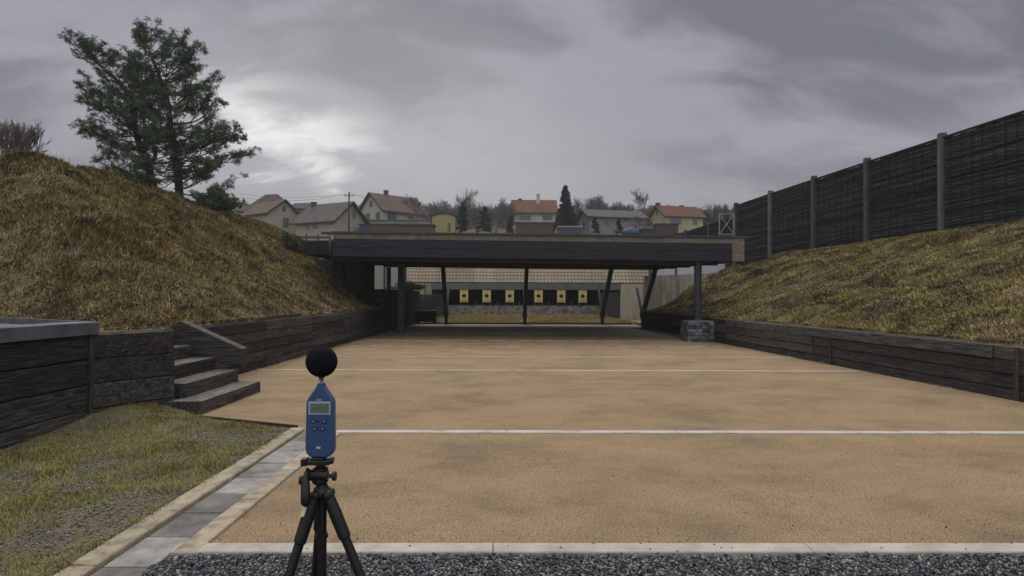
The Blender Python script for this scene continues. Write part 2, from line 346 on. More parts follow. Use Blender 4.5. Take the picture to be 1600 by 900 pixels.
def z_left(x, y):
    d = smin(-5.5-x, 1.1*(y-11.1-.25*np.clip(-x-9, 0, 6)), 1.5); t = np.clip(d/7.5, 0, 1.3)
    z = 1.03 + 4.45*np.where(t < 1, t*(1.14-.14*t), 1-.2*(t-1)) - .28*np.exp(-((d-1.2)/.9)**2)*sstep(y, 20, 28)
    z = z + (fbm(x*.9, y*.9, 4)-.47)*.36*sstep(d, .2, 2.5) + (fbm(x*3.1, y*3.1, 3)-.44)*.24*sstep(d, .15, 1)
    end = 30.6 + np.clip((-8.3-x)/2.2, 0, 1)*8.5
    z = z - np.clip(y-end, 0, 3)*2.2
    return np.where(d < 0, 1.03, z)
XF = lambda y: 17.55 - np.clip((y-22)/24, 0, 3)*2.55     # line of the tall fence
XW = lambda y: 8.0 - (y-10.5)*.038                       # line of the right timber wall
def z_right(x, y):
    t = np.clip((x-XW(y))/(XF(y)-XW(y)), 0, 1.6)
    top = 4.2 - np.clip((y-30)/16, 0, 1)*.35
    lin = np.minimum(t, 1)
    far = np.interp(t, [0, .12, .31, .42, .70, 1, 1.6], [0, .08, .42, .60, .85, 1, 1])
    k = sstep(y, 24, 36); pr = lin*(1.12-.12*lin)*(1-k)+far*k
    z = .83 + (top-.83)*pr
    z = z + ((fbm(x*.8+9, y*.8, 4)-.47)*.45 + (fbm(x*2.8, y*2.8+5, 3)-.44)*.18)*sstep(t, .02, .2)*(1-sstep(t, .8, .97))
    return z
def z_lawn(x, y):
    z = .010 + (fbm(x*1.3, y*1.3, 3)-.47)*.07*sstep(-2.55-x, 0, .5)
    return z + .15*np.exp(-(((x+4.75)/.55)**2+((y-8.7)/.7)**2)) + .06*sstep(-x, 4.0, 5.2)
def sheet(name, xs, ys, zf, mat, kind='structure', skew=None, ysk=None):
    X, Y = np.meshgrid(xs, ys)
    if skew is not None: X = skew(X, Y)
    if ysk is not None: Y = ysk(X, Y)
    Z = zf(X, Y); n, m = len(ys), len(xs)
    V = np.stack([X.ravel(), Y.ravel(), Z.ravel()], 1)
    i = np.arange(n*m).reshape(n, m); q = np.stack([i[:-1, :-1], i[:-1, 1:], i[1:, 1:], i[1:, :-1]], -1).reshape(-1, 4)
    ob = raw_mesh(name, V, q.ravel(), np.full(len(q), 4), np.full(len(V), .5), mat)
    ob.data.polygons.foreach_set('use_smooth', [True]*len(q))
    return tag(ob, kind=kind)

# ------------------------------------------------------------------ setting: ground
def z_far(x, y):
    z = -.06 + np.interp(y, [0, 62, 64, 80, 100, 130, 200, 320, 700, 2400], [0, 0, 1.5, 6.8, 10.2, 14.6, 22, 36, 60, 70])
    return z + (fbm(x*.03, y*.03, 4)-.47)*np.interp(y, [60, 90, 300], [0, 1.6, 14])
xs = np.concatenate([np.linspace(-620, -120, 20), np.linspace(-110, 110, 60), np.linspace(120, 620, 20)])
ys = np.concatenate([np.linspace(-60, 60, 20), np.linspace(62, 200, 50), np.linspace(210, 680, 30)])
sheet('ground', xs, ys, z_far, m_hill)
SX0 = lambda y: np.interp(y, [4.38, 8.02, 8.05, 8.25, 8.93, 8.96], [-1.96, -1.96, -2.52, -2.55, -4.1, -5.5])
sheet('sand_yard', np.linspace(0, 1, 70), np.concatenate([np.linspace(4.38, 8.02, 30), np.linspace(8.05, 9.0, 14), np.linspace(9.2, 28.2, 80)]), lambda x, y: 0*x + (fbm(x*.9, y*.9, 3)-.47)*.012, m_sand, skew=lambda t, y: SX0(y)+t*(8.4-SX0(y)))
sheet('concrete_floor', np.linspace(-5.4, 7.4, 12), np.linspace(28.0, 38.9, 12), lambda x, y: 0*x+.012, m_conc_floor)
sheet('gravel_bed', np.linspace(-2.36, 14, 30), np.linspace(-4, 4.26, 20), lambda x, y: 0*x-.02, m_gravbed)
LY1 = lambda x: np.interp(x, [-9, -4.35, -4.1, -2.5, -1.97], [9.6, 9.3, 8.95, 8.24, 8.2])
sheet('lawn', np.linspace(-9, -2.5, 80), np.linspace(0, 1, 120), z_lawn, m_lawn, skew=None, ysk=lambda x, t: -2+t*(LY1(x)+2))
sheet('range_field', np.linspace(-5.6, 9.4, 30), np.linspace(38.9, 60.2, 40), lambda x, y: .0*x+.02+(fbm(x, y, 3)-.47)*.10, m_gf)
sheet('left_embankment', np.linspace(-5.52, -24, 90), np.linspace(7, 44, 180), z_left, m_soil)
sheet('right_embankment', np.linspace(0, 2.0, 120), np.linspace(-3, 35.25, 200), z_right, m_soil, skew=lambda t, y: XW(y)+t*(XF(y)-XW(y)))

# ------------------------------------------------------------------ kerbs, slabs, lines
def blocks_y(x0, x1, y0, y1, ln, z0, z1, gap=.008):
    mb = MB(); y = y0
    while y < y1-.01:
        e = min(y+ln, y1); mb.cur = random.random(); j = random.uniform(-.004, .004)
        mb.box(x0+j, x1+j, y+gap/2, e-gap/2, z0, z1+random.uniform(-.003, .003)); y = e
    return mb
tag(blocks_y(-2.53, -2.37, -1, 8.15, 1.0, -.1, .035).build('kerb', m_kerb, bevel=.008), kind='structure')
tag(blocks_y(-2.05, -1.90, 4.25, 7.95, 1.0, -.1, .022).build('kerb', m_kerb, bevel=.006), kind='structure')
mb = MB()
for i in range(19):
    y = 8.04-.5*(i+1); mb.cur = [.35, .62, .8, .55, .75, .15, .1, .85, .12, .7][i % 10]
    mb.box(-2.355, -2.065+.004*random.random(), y+.006, y+.494, -.1, .006+random.uniform(-.004, .004))
tag(mb.build('slab_path', m_slab, bevel=.004), kind='structure')
mb = MB(); x = -2.07
while x < 14: mb.box(x, x+1.995, 4.25, 4.405, -.1, .02+random.uniform(-.002, .002)); x += 2
tag(mb.build('kerb', m_kerbw, bevel=.006), kind='structure')
for (D, wd, x0, x1) in ((8.05, .14, -1.98, 8.0), (14.7, .10, -5.3, 7.7), (18.0, .06, -5.3, 7.6), (21.8, .05, -5.2, 7.4), (24.6, .05, -5.2, 7.3)):
    mb = MB(); x = x0
    while x < x1-.01:
        e = min(x+2.0, x1); mb.cur = random.random(); mb.box(x, e-.006, D-wd/2, D+wd/2, -.1, .013); x = e
    tag(mb.build('line_strip', m_kerbn if D < 19 else m_line, bevel=.003), kind='structure')
mb = MB(); mb.bar((-4.0, 8.92, .012), (-2.5, 8.25, .012), .04, .06)
tag(mb.build('edging_board', m_woodX), kind='structure')

# ------------------------------------------------------------------ timber retaining walls
def plank_wall(mb, a, b, z0, z1, n, seg, thick=.10, top=None, jit=.012):
    """courses of planks between plan points a and b, in lengths of seg"""
    a = Vector((*a, 0)); b = Vector((*b, 0)); ln = (b-a).length; d = (b-a)/ln; nrm = Vector((-d.y, d.x, 0)); k = max(1, round(ln/seg))
    h = (z1-z0)/n
    for c in range(n):
        for i in range(k):
            s0 = ln*i/k+.006; s1 = ln*(i+1)/k-.006; mb.cur = random.random(); off = random.uniform(-jit, jit)
            q0 = a+d*s0; q1 = a+d*s1; m0 = nrm*(off-thick/2); m1 = nrm*(off+thick/2); zb = z0+c*h+.008; zt = z0+(c+1)*h-.004+random.uniform(-.006, .004)
            pts = []
            ns_ = 5
            # slightly uneven upper edge: several short spans per plank
            for j in range(ns_):
                e0 = q0.lerp(q1, j/ns_); e1 = q0.lerp(q1, (j+1)/ns_)
                w0 = .004*math.sin(7*j+i*3+c); w1 = .004*math.sin(7*(j+1)+i*3+c)
                b_ = len(mb.v)
                mb.v += [tuple(e0+m0+Vector((0, 0, zb+w0))), tuple(e1+m0+Vector((0, 0, zb+w1))), tuple(e1+m1+Vector((0, 0, zb+w1))), tuple(e0+m1+Vector((0, 0, zb+w0))),
                         tuple(e0+m0+Vector((0, 0, zt+w0))), tuple(e1+m0+Vector((0, 0, zt+w1))), tuple(e1+m1+Vector((0, 0, zt+w1))), tuple(e0+m1+Vector((0, 0, zt+w0)))]
                fs = [(3, 2, 1, 0), (4, 5, 6, 7), (0, 1, 5, 4), (2, 3, 7, 6)]
                if j == 0: fs.append((3, 0, 4, 7))
                if j == ns_-1: fs.append((1, 2, 6, 5))
                for q in fs: mb.face([b_+t for t in q])
def cap_strip(mb, a, b, z, w=.06, h=.02):
    a = Vector((*a, z)); b = Vector((*b, z)); n = max(1, int((b-a).length/1.1))
    for i in range(n):
        mb.cur = random.random(); j = Vector((0, 0, random.uniform(-.006, .006)))
        mb.bar(a.lerp(b, i/n)+j, a.lerp(b, (i+.995)/n)+j, w, h)
t = thing('timber_wall', (XW(20), 20, 0), 'long blackened timber retaining wall holding the right grass bank', 'wall')
mb = MB(); plank_wall(mb, (XW(5), 5), (XW(35.2), 35.2), -.05, .84, 4, 5.6); mb.build('planks', m_woodY, t, bevel=.008)
mb = MB(); cap_strip(mb, (XW(5)+.10, 5), (XW(35.2)+.10, 35.2), .85, .10, .03); mb.build('top_edge', m_woodtop, t)
for yy in (10.55, 16.2):
    mb = MB(); mb.box(XW(yy)-.062, XW(yy)-.045, yy-.05, yy+.05, .0, .83); mb.build('batten', m_woodZ, t)
t = thing('timber_wall', (-5.45, 20, 0), 'blackened timber retaining wall running from the steps to the shelter', 'wall')
mb = MB(); plank_wall(mb, (-5.45, 11.78), (-5.34, 29.9), -.05, 1.03, 5, 3.6); mb.build('planks', m_woodY, t, bevel=.008)
mb = MB(); cap_strip(mb, (-5.55, 11.75), (-5.44, 29.9), 1.045, .10, .03); mb.build('top_edge', m_woodtop, t)
t = thing('timber_wall', (-5.0, 8, 0), 'dark timber wall of wide boards left of the steps, above the patchy lawn', 'wall')
mb = MB(); plank_wall(mb, (-5.08, 2.3), (-5.08, 8.3), -.1, 1.13, 4, 2.0, jit=.006); plank_wall(mb, (-5.08, 8.34), (-4.56, 9.42), -.1, 1.12, 4, 1.2, jit=.006)
mb.build('planks', m_woodY, t, bevel=.010)
mb = MB(); cap_strip(mb, (-5.19, 8.34), (-4.66, 9.46), 1.13, .09, .02); mb.build('top_edge', m_woodtop, t)
mb = MB(); mb.cur = .5; mb.box(-5.2, -5.0, 8.28, 8.36, -.1, 1.09); mb.build('corner_post', m_woodZ, t)
mb = MB(); mb.cur = .3; plank_wall(mb, (-4.60, 9.47), (-5.5, 9.62), 0, 1.08, 4, 1.0); mb.build('return_planks', m_woodX, t)

# metal covered flat box behind the wall
t = thing('metal_cover', (-7, 7, 0), 'flat grey zinc cover with raised rim on top of the left timber wall', 'cover')
mb = MB(); mb.box(-9.6, -5.14, 2.3, 8.3, .3, 1.12); mb.build('casing', m_woodY, t)
mb = MB()
mb.hexa([(-9.7, 2.2, 1.13), (-4.985, 2.2, 1.13), (-4.985, 8.40, 1.13), (-9.7, 11.5, 1.13), (-9.7, 2.2, 1.19), (-5.06, 2.2, 1.19), (-5.06, 8.40, 1.19), (-9.7, 11.5, 1.19)])
mb.build('top_sheet', m_zinctop, t)
mb = MB(); q = [(-5.0, 2.2), (-5.0, 8.42), (-7.8, 10.35), (-9.9, 11.8)]
for a, b in zip(q[:-1], q[1:]): mb.bar((*a, 1.195), (*b, 1.195), .035, .15)
mb.build('rim', m_zinc, t, bevel=.004)
mb = MB(); mb.bar((-5.19, 2.2, 1.275), (-5.19, 8.45, 1.262), .30, .012); mb.build('edge_flashing', m_zinc, t)
mb = MB(); mb.hexa([(-9.7, 8.0, 1.191), (-5.66, 8.0, 1.191), (-7.75, 10.25, 1.191), (-9.8, 11.6, 1.191), (-9.7, 8.0, 1.2), (-5.66, 8.0, 1.2), (-7.75, 10.25, 1.2), (-9.8, 11.6, 1.2)])
mb.build('back_sheet', m_zinctop, t)

# steps
t = thing('garden_steps', (-4.8, 10.3, 0), 'four dark timber steps with worn treads and a sloping side board', 'steps')
xe = [-4.07, -4.42, -4.80, -5.18]
for i in range(4):
    mb = MB(); mb.cur = random.random(); y0 = 9.22 if i == 0 else 9.5
    mb.box(xe[i]-.62, xe[i], y0, 11.42 if i == 0 else 11.38, .2*i-.04+(.002*i), .2*(i+1)-.035)
    s = mb.build('riser', m_woodY, t, bevel=.012)
    mb = MB(); mb.cur = random.random(); mb.box(xe[i]-.41, xe[i]-.004, y0+.004, 11.415 if i == 0 else 11.376, .2*(i+1)-.0345, .2*(i+1)-.022)
    mb.build('tread', m_woodtop, t, bevel=.004)
mb = MB(); mb.cur = .6
mb.prism([(-5.46, .62), (-4.38, .40), (-4.38, .70), (-5.40, 1.16), (-5.55, 1.10)], 11.40, 11.66, lambda u, v, a: (u, a, v)); mb.build('side_board', m_woodX, t, bevel=.012)
mb = MB(); mb.cur = .5; mb.bar((-5.41, 11.53, 1.168), (-4.385, 11.53, .705), .25, .012); mb.build('side_board_top', m_strtop, t)
mb = MB(); mb.box(-6.3, -5.5, 9.6, 11.6, .7, .99); mb.build('landing', m_woodtop, t)

# ------------------------------------------------------------------ shooting shelter
t = thing('shooting_shelter', (1.3, 33, 0), 'wide black flat roofed open shelter with slanting steel columns at the end of the yard', 'shelter')
fl0 = P(520, 400.5, 24.9); fr0 = P(1144, 408.5, 24.3)
def fx(u, z, off=0):  # point along the front, u = 0..1, off metres behind
    p = fl0.lerp(fr0, u); return Vector((p.x, p.y+off, z))
mb = MB()
for i in range(4):
    mb.cur = random.random(); a = i/4+.0001; b = (i+1)/4-.0001
    for (z0, z1, o) in ((0, .325, 0), (.33, .65, .004)):
        za = fl0.z; zb = fr0.z
        p0 = fx(a, za+(zb-za)*a+z0, o); p1 = fx(b, za+(zb-za)*b+z0, o); u = Vector((0, 0, z1-z0)); y = Vector((0, .10, 0))
        mb.hexa([p0, p1, p1+y, p0+y, p0+u, p1+u, p1+y+u, p0+y+u])
mb.build('fascia', m_fasc, t, bevel=.006)
mb = MB(); y = Vector((0, .14, 0))
p0 = fx(-.001, 3.42, .12); p1 = P(1163, 372, 24.5); p1b = P(1163, 408, 24.5); p0t = P(519, 364.5, 25.1); ZB = 3.20
mb.hexa([p0, Vector((p1.x, p1.y, ZB)), Vector((p1.x, p1.y+.14, ZB)), p0+y, Vector((p0.x, p0.y, p0t.z)), p1, p1+y, Vector((p0.x, p0.y+.14, p0t.z))])
q = fr0.x-.35
mb.hexa([(q, 24.51, p1b.z), (p1.x, 24.5, p1b.z), (p1.x, 24.64, p1b.z), (q, 24.65, p1b.z), (q, 24.51, ZB-.001), (p1.x, 24.5, ZB-.001), (p1.x, 24.64, ZB-.001), (q, 24.65, ZB-.001)])
mb.build('upper_band', m_beige, t)
mb = MB(); a = Vector((p0.x-.1, p0.y+.10, p0t.z+.03)); b = Vector((p1.x+.2, p1.y+.10, p1.z+.035)); mb.bar(a, b, .42, .06)
mb.bar(a+Vector((-.9, 2, .16)), b+Vector((-3.5, 2, .02)), .12, .10)
mb.build('roof_edge_cap', m_steelb, t)
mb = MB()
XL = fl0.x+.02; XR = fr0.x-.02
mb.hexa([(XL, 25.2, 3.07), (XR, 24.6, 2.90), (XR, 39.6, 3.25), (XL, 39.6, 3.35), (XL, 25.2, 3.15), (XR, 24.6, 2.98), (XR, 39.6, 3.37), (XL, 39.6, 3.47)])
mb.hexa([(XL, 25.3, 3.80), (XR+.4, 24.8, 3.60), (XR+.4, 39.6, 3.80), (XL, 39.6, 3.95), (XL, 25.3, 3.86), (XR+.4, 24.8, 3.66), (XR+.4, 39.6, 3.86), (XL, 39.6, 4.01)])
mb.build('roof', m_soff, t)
mb = MB(); mb.bar((XR+.3, 24.9, 3.22), (XR+.3, 39.5, 3.5), .1, .72); mb.build('side_fascia', m_beige, t)
mb = MB(); mb.bar((XL-.06, 25.3, 3.45), (XL-.06, 39.5, 3.6), .1, .7); mb.build('side_fascia', m_beige, t)
for yy in (25.6, 29.4, 32, 35.2):   # beams across under the soffit
    mb = MB(); mb.bar((XL, yy, 2.98+.018*(yy-25)), (XR-.3, yy-.6, 2.82+.022*(yy-25)), .14, .16); mb.build('beam', m_steel, t)
def Hbeam(mb, a, b, w=.2, h=.2):
    a = Vector(a); b = Vector(b); mb.bar(a+Vector((-w/2+.01, 0, 0)), b+Vector((-w/2+.01, 0, 0)), .02, h, (0, 1, 0)); mb.bar(a+Vector((w/2-.01, 0, 0)), b+Vector((w/2-.01, 0, 0)), .02, h, (0, 1, 0))
    mb.bar(a, b, w-.04, .03, (0, 1, 0))
pl_ = P(626.5, 520, 29.3); pr_ = P(1090.5, 498, 24.75)
mb = MB(); Hbeam(mb, (pl_.x, 29.3, .0), (pl_.x, 29.3, 2.98), .26, .22); mb.bar((pl_.x, 29.3, 0), (pl_.x, 29.3, .03), .38, .38); mb.build('column', m_steelb, t)
mb = MB(); Hbeam(mb, (pr_.x, 24.75, .70), (pr_.x, 24.75, 2.92), .22, .22); mb.bar((pr_.x, 24.75, .745), (pr_.x, 24.75, .775), .38, .38); mb.build('column', m_steelb, t)
# stone plinth of stacked slate under the right column
mb = MB(); mb.cur = .2; mb.box(pr_.x-.44, pr_.x+.44, 24.30, 25.24, -.04, .70)
random.seed(21)
for c in range(6):
    z0 = c*.122-.02; z1 = z0+.112
    for (ax, lo, hi, fixed, sg) in ((0, pr_.x-.50, pr_.x+.50, 24.25, 1), (1, 24.30, 25.26, pr_.x-.505, 1), (1, 24.30, 25.26, pr_.x+.505, -1)):
        u = lo
        while u < hi-.02:
            e = min(hi, u+random.uniform(.12, .36)); e = hi if hi-e < .08 else e; mb.cur = random.random(); j = random.uniform(-.018, .018)
            if ax == 0: mb.box(u+.006, e-.006, fixed+j, fixed+.12, z0, z1)
            else: mb.box(min(fixed+j*sg, fixed+.12*sg), max(fixed+j*sg, fixed+.12*sg), u+.006, e-.006, z0, z1)
            u = e
mb.cur = .9; mb.box(pr_.x-.49, pr_.x+.49, 24.26, 25.25, .70, .745)
mb.build('plinth', m_gabion, t, bevel=.01)
# slanting columns along the back
for (bx, tx) in ((697, 693), (820, 825), (941, 957), (1004, 1024)):
    b = P(bx, 508, 38.6); k = Vector((b.x, 38.6, .62)); top = Vector((b.x, 35.3, 3.06))
    if bx == 697: top.x += .12
    cmb = MB(); cmb.bar((b.x, 38.6, 0), k, .17, .17, (0, 1, 0))
    cmb.bar(k-Vector((0, 0, .04)), top, .20, .24, (0, 1, 0)); o = cmb.build('slanting_column', m_steel, t)
    mb = MB(); mb.bar(k-Vector((0, 0, .06)), (b.x, 40.3, 2.1), .13, .15, (0, 1, 0)); mb.box(b.x-.13, b.x+.13, 38.42, 38.78, .40, .74); mb.build('strut', m_steel, o)
# low threshold board at the back of the floor
mb = MB(); mb.bar((-5.2, 38.85, .03), (7.2, 38.85, .03), .1, .12); mb.build('threshold', m_steel, t)
# left annex, dark under its own small roof
mb = MB(); a = P(476, 377, 26.6); b = P(476, 398, 26.6); c = P(521, 398, 26.0)
mb.hexa([b, c, c+Vector((0, 4.4, 0)), b+Vector((0, 4.4, 0)), a, Vector((c.x, c.y, a.z)), Vector((c.x, c.y+4.4, a.z)), a+Vector((0, 4.4, 0))]); mb.build('annex_roof', m_fasc, t, bevel=.01)
mb = MB()
for i in range(18):
    x0 = -9.2+i*.178; mb.cur = random.random(); mb.box(x0, x0+.174, 30.9, 30.98, .5, 3.22+.03)
mb.build('annex_wall', m_woodZ, t)
mb = MB(); mb.cur = .1
for i in range(5): z0 = .9+i*.2; mb.cur = random.random(); mb.box(-6.95, -5.33, 30.1, 30.16, z0, z0+.195)
mb.build('board_panel', m_woodX, t)
random.seed(5)
mb = MB(); y0 = 30.0
while y0 < 40.5: mb.cur = random.random(); e = y0+random.uniform(.16, .22); x = -5.33+(y0-30)*.02; mb.box(x-.03, x+.03, y0, e-.012, 0, 1.88+.02*random.random()); y0 = e
mb.build('side_partition', m_woodZ, t)
for yy in (31.5, 36):
    mb = MB(); mb.bar((-6.15, yy, 0), (-6.15, yy, 3.1), .2, .2); mb.build('column', m_steel, t)
# downpipe
mb = MB(); q = [P(516, 372, 25.5), P(516, 398, 25.5), P(522, 405, 25.8), P(540, 414, 27.2), P(544, 420, 27.5), P(544, 460, 27.5)]
mb.tube(q, .055, 10); mb.build('downpipe', m_steelb, t, smooth=True)

# ------------------------------------------------------------------ the range behind
t = thing('bench_table', P(666, 500, 40), 'low dark table with a grey top against the left side of the range', 'table')
a = P(650, 486, 39.5); b = P(683, 486, 39.5)
mb = MB(); mb.box(a.x, b.x, 39.2, 40.0, .72, .78); mb.build('tabletop', m_concd, t)
for (x, y) in ((a.x+.12, 39.3), (b.x-.12, 39.3), (a.x+.12, 39.9), (b.x-.12, 39.9)):
    mb = MB(); mb.box(x-.05, x+.05, y-.05, y+.05, 0.01, .72); mb.build('leg', m_steel, t)
mb = MB(); mb.box(a.x+.2, b.x-.2, 39.55, 39.62, .1, .7); mb.build('panel', m_woodX, t)

def block_wall(name, x0, x1, y0, y1, h, label):
    t = thing(name, ((x0+x1)/2, (y0+y1)/2, 0), label, 'wall'); mb = MB(); n = int(h/.19)
    for c in range(n):
        y = y0 - (.2 if c % 2 else 0)
        while y < y1:
            e = y+.62; mb.cur = random.random(); j = random.uniform(-.03, .03)
            f = (y-y0)/(y1-y0); xx = x0+(x1-x0)*f+j
            mb.box(xx-.15, xx+.15, max(y, y0), e-.03, c*.19+.01, c*.19+.175); y = e
    mb.build('blocks', m_rubber, t, bevel=.012); return t
block_wall('block_wall', -5.35, -5.15, 41, 59.5, 1.85, 'wall of stacked dark rubber blocks along the left side of the range')
block_wall('block_wall', 8.25, 8.4, 47.2, 59.5, 2.0, 'wall of stacked dark rubber blocks along the right side of the range')

t = thing('bullet_baffle', (1.5, 48, 0), 'slanted tan board screen with wire grid hanging across the range', 'baffle')
xl, xr = P(585, 413, 46).x, P(1021, 413, 46).x
za, zb = P(800, 405, 48.6).z, P(800, 441, 47).z
mb = MB(); n = 14
for i in range(n):
    mb.cur = random.random(); u0 = xl+(xr-xl)*i/n+.004; u1 = xl+(xr-xl)*(i+1)/n-.004
    mb.hexa([(u0, 47, zb), (u1, 47, zb), (u1, 47.08, zb), (u0, 47.08, zb), (u0, 48.6, za), (u1, 48.6, za), (u1, 48.68, za), (u0, 48.68, za)])
mb.build('boards', m_tan, t)
mb = MB(); u = xl
while u < xr:
    mb.bar((u, 48.54, za), (u, 46.94, zb), .026, .015); u += .235
for i in range(1, 7):
    f = i/7; mb.bar((xl, 48.54-1.6*f, za+(zb-za)*f), (xr, 48.54-1.6*f, za+(zb-za)*f), .015, .026)
mb.build('wire_grid', m_wire, t)
mb = MB(); mb.bar((xl, 47.15, zb-.03), (xr, 47.15, zb-.03), .1, .06); mb.build('rail', m_steel, t)
for x0, x1, y0, y1 in ((P(972, 450, 46.6).x, P(1004, 450, 46.6).x, 46.6, 47.4), (-7.4, -5.6, 46.8, 48)):
    mb = MB(); mb.box(x0, x1, y0, y1, -.1, zb-.10); mb.build('support_wall', m_conc, t)
t = thing('target_bay', (1.8, 61, 0), 'concrete target bay with a dark opening above a pocked low wall', 'building')
wl, wr = P(700, 480, 60).x, P(948, 480, 60).x
mb = MB(); mb.box(wl-1.5, wr+1.5, 60.0, 60.7, P(800, 452.5, 60).z, P(800, 438, 60).z); mb.build('lintel', m_concd, t)
mb = MB(); mb.box(wl-1.2, wr+1.2, 60.2, 60.8, -.1, P(800, 477.5, 60).z); mb.build('low_wall', m_shot, t)
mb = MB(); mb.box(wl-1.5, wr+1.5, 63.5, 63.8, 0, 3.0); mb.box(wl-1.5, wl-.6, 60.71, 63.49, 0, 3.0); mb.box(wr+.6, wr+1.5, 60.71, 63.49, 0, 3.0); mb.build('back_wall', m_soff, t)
mb = MB(); mb.box(wl-1.5, wr+1.5, 60, 64, 2.99, 3.12); mb.build('roof', m_concd, t)
for px in (743, 778, 812, 858, 893): q = P(px, 476, 59.95); mb = MB(); mb.box(q.x-.04, q.x+.04, 60.1, 60.16, .75, 1.15); mb.build('peg', m_concd, t)
# targets
TG = 'yellow cross targets standing in the target bay'
tl = ['yellow paper target with black cross, leftmost of the six', 'yellow target with black cross, second from the left',
      'yellow target with black cross just left of the middle slanting column', 'yellow target with black cross just right of the middle slanting column',
      'yellow target with black cross, second from the right', 'yellow target with black cross, rightmost of the six']
z1 = P(800, 453.5, 59.6).z; z0 = P(800, 472, 59.6).z
p0 = thing('paper_target', (0, 59.6, 0), tl[0], 'target', TG); local(p0)
mb = MB(); mb.box(-.36, .36, 0, .03, z0, z1); mb.build('board', m_yel, p0)
cz = (z0+z1)/2+.02; mb = MB(); 
mb.box(-.19, .19, -.008, -.002, cz-.07, cz+.07); mb.box(-.07, .07, -.0081, -.0021, cz-.19, cz+.19); mb.box(-.12, .12, -.0079, -.0019, cz-.12, cz+.12)
mb.build('cross', m_ink, p0)
mb = MB(); mb.box(-.2, .22, -.006, -.002, z0+.12, z0+.17); mb.build('print', m_timb, p0); mb = MB()
mb.box(-.18, .2, -.006, -.002, z1-.14, z1-.11); mb.build('print', m_timb, p0)
for sx in (-.31, .31): mb = MB(); mb.box(sx-.02, sx+.02, .031, .06, 0, z1-.1); mb.build('leg', m_galv, p0)
for i, px in enumerate((725, 760.5, 796.5, 841.5, 877, 910.5)):
    o = p0 if i == 0 else copy_tree(p0); o.location = (P(px, 460, 59.6).x, 59.6, 0); o['label'] = tl[i]

# concrete walls and pale barrier panels beside the range
t = thing('concrete_wall', (10, 39.3, 0), 'stained concrete retaining wall at the far end of the right bank', 'wall')
mb = MB(); a = P(1008, 431, 39); b = P(1100, 428, 39)
mb.hexa([(a.x, 39, -.1), (b.x+2, 39, -.1), (b.x+2, 39.3, -.1), (a.x, 39.3, -.1), (a.x, 39, a.z), (b.x+2, 39, b.z+.1), (b.x+2, 39.3, b.z+.1), (a.x, 39.3, a.z)]); mb.build('wall_slab', m_conc, t)
mb = MB()
for x in (a.x+.9, a.x+1.9, a.x+2.9): mb.box(x-.015, x+.015, 38.988, 39.0, 0, a.z-.03)
mb.build('joint', m_concd, t)
def panels(label, pts, D, zlo, zhi, mat, pw):
    t = thing('barrier_panels', (pts[0], D, zlo), label, 'fence')
    for a, b in zip(pts[:-1], pts[1:]):
        mb = MB(); mb.box(a+.05, b-.05, D, D+.04, zlo, zhi); mb.build('panel', mat, t)
    for a in pts: mb = MB(); mb.box(a-.06, a+.06, D-.06, D+.08, zlo-1.0, zhi+.1); mb.build('post', m_steelb, t)
panels('pale blue grey barrier panels above the concrete wall right of the range', [P(x, 420, 43).x for x in (1016, 1056, 1094, 1134)], 43, 2.4, P(1050, 408, 43).z, m_pane, 0)
panels('pale green grey barrier panels seen under the roof left of the columns', [P(x, 420, 45).x for x in (560, 601, 634)], 45, 1.4, P(600, 405, 45).z, m_paneg, 0)

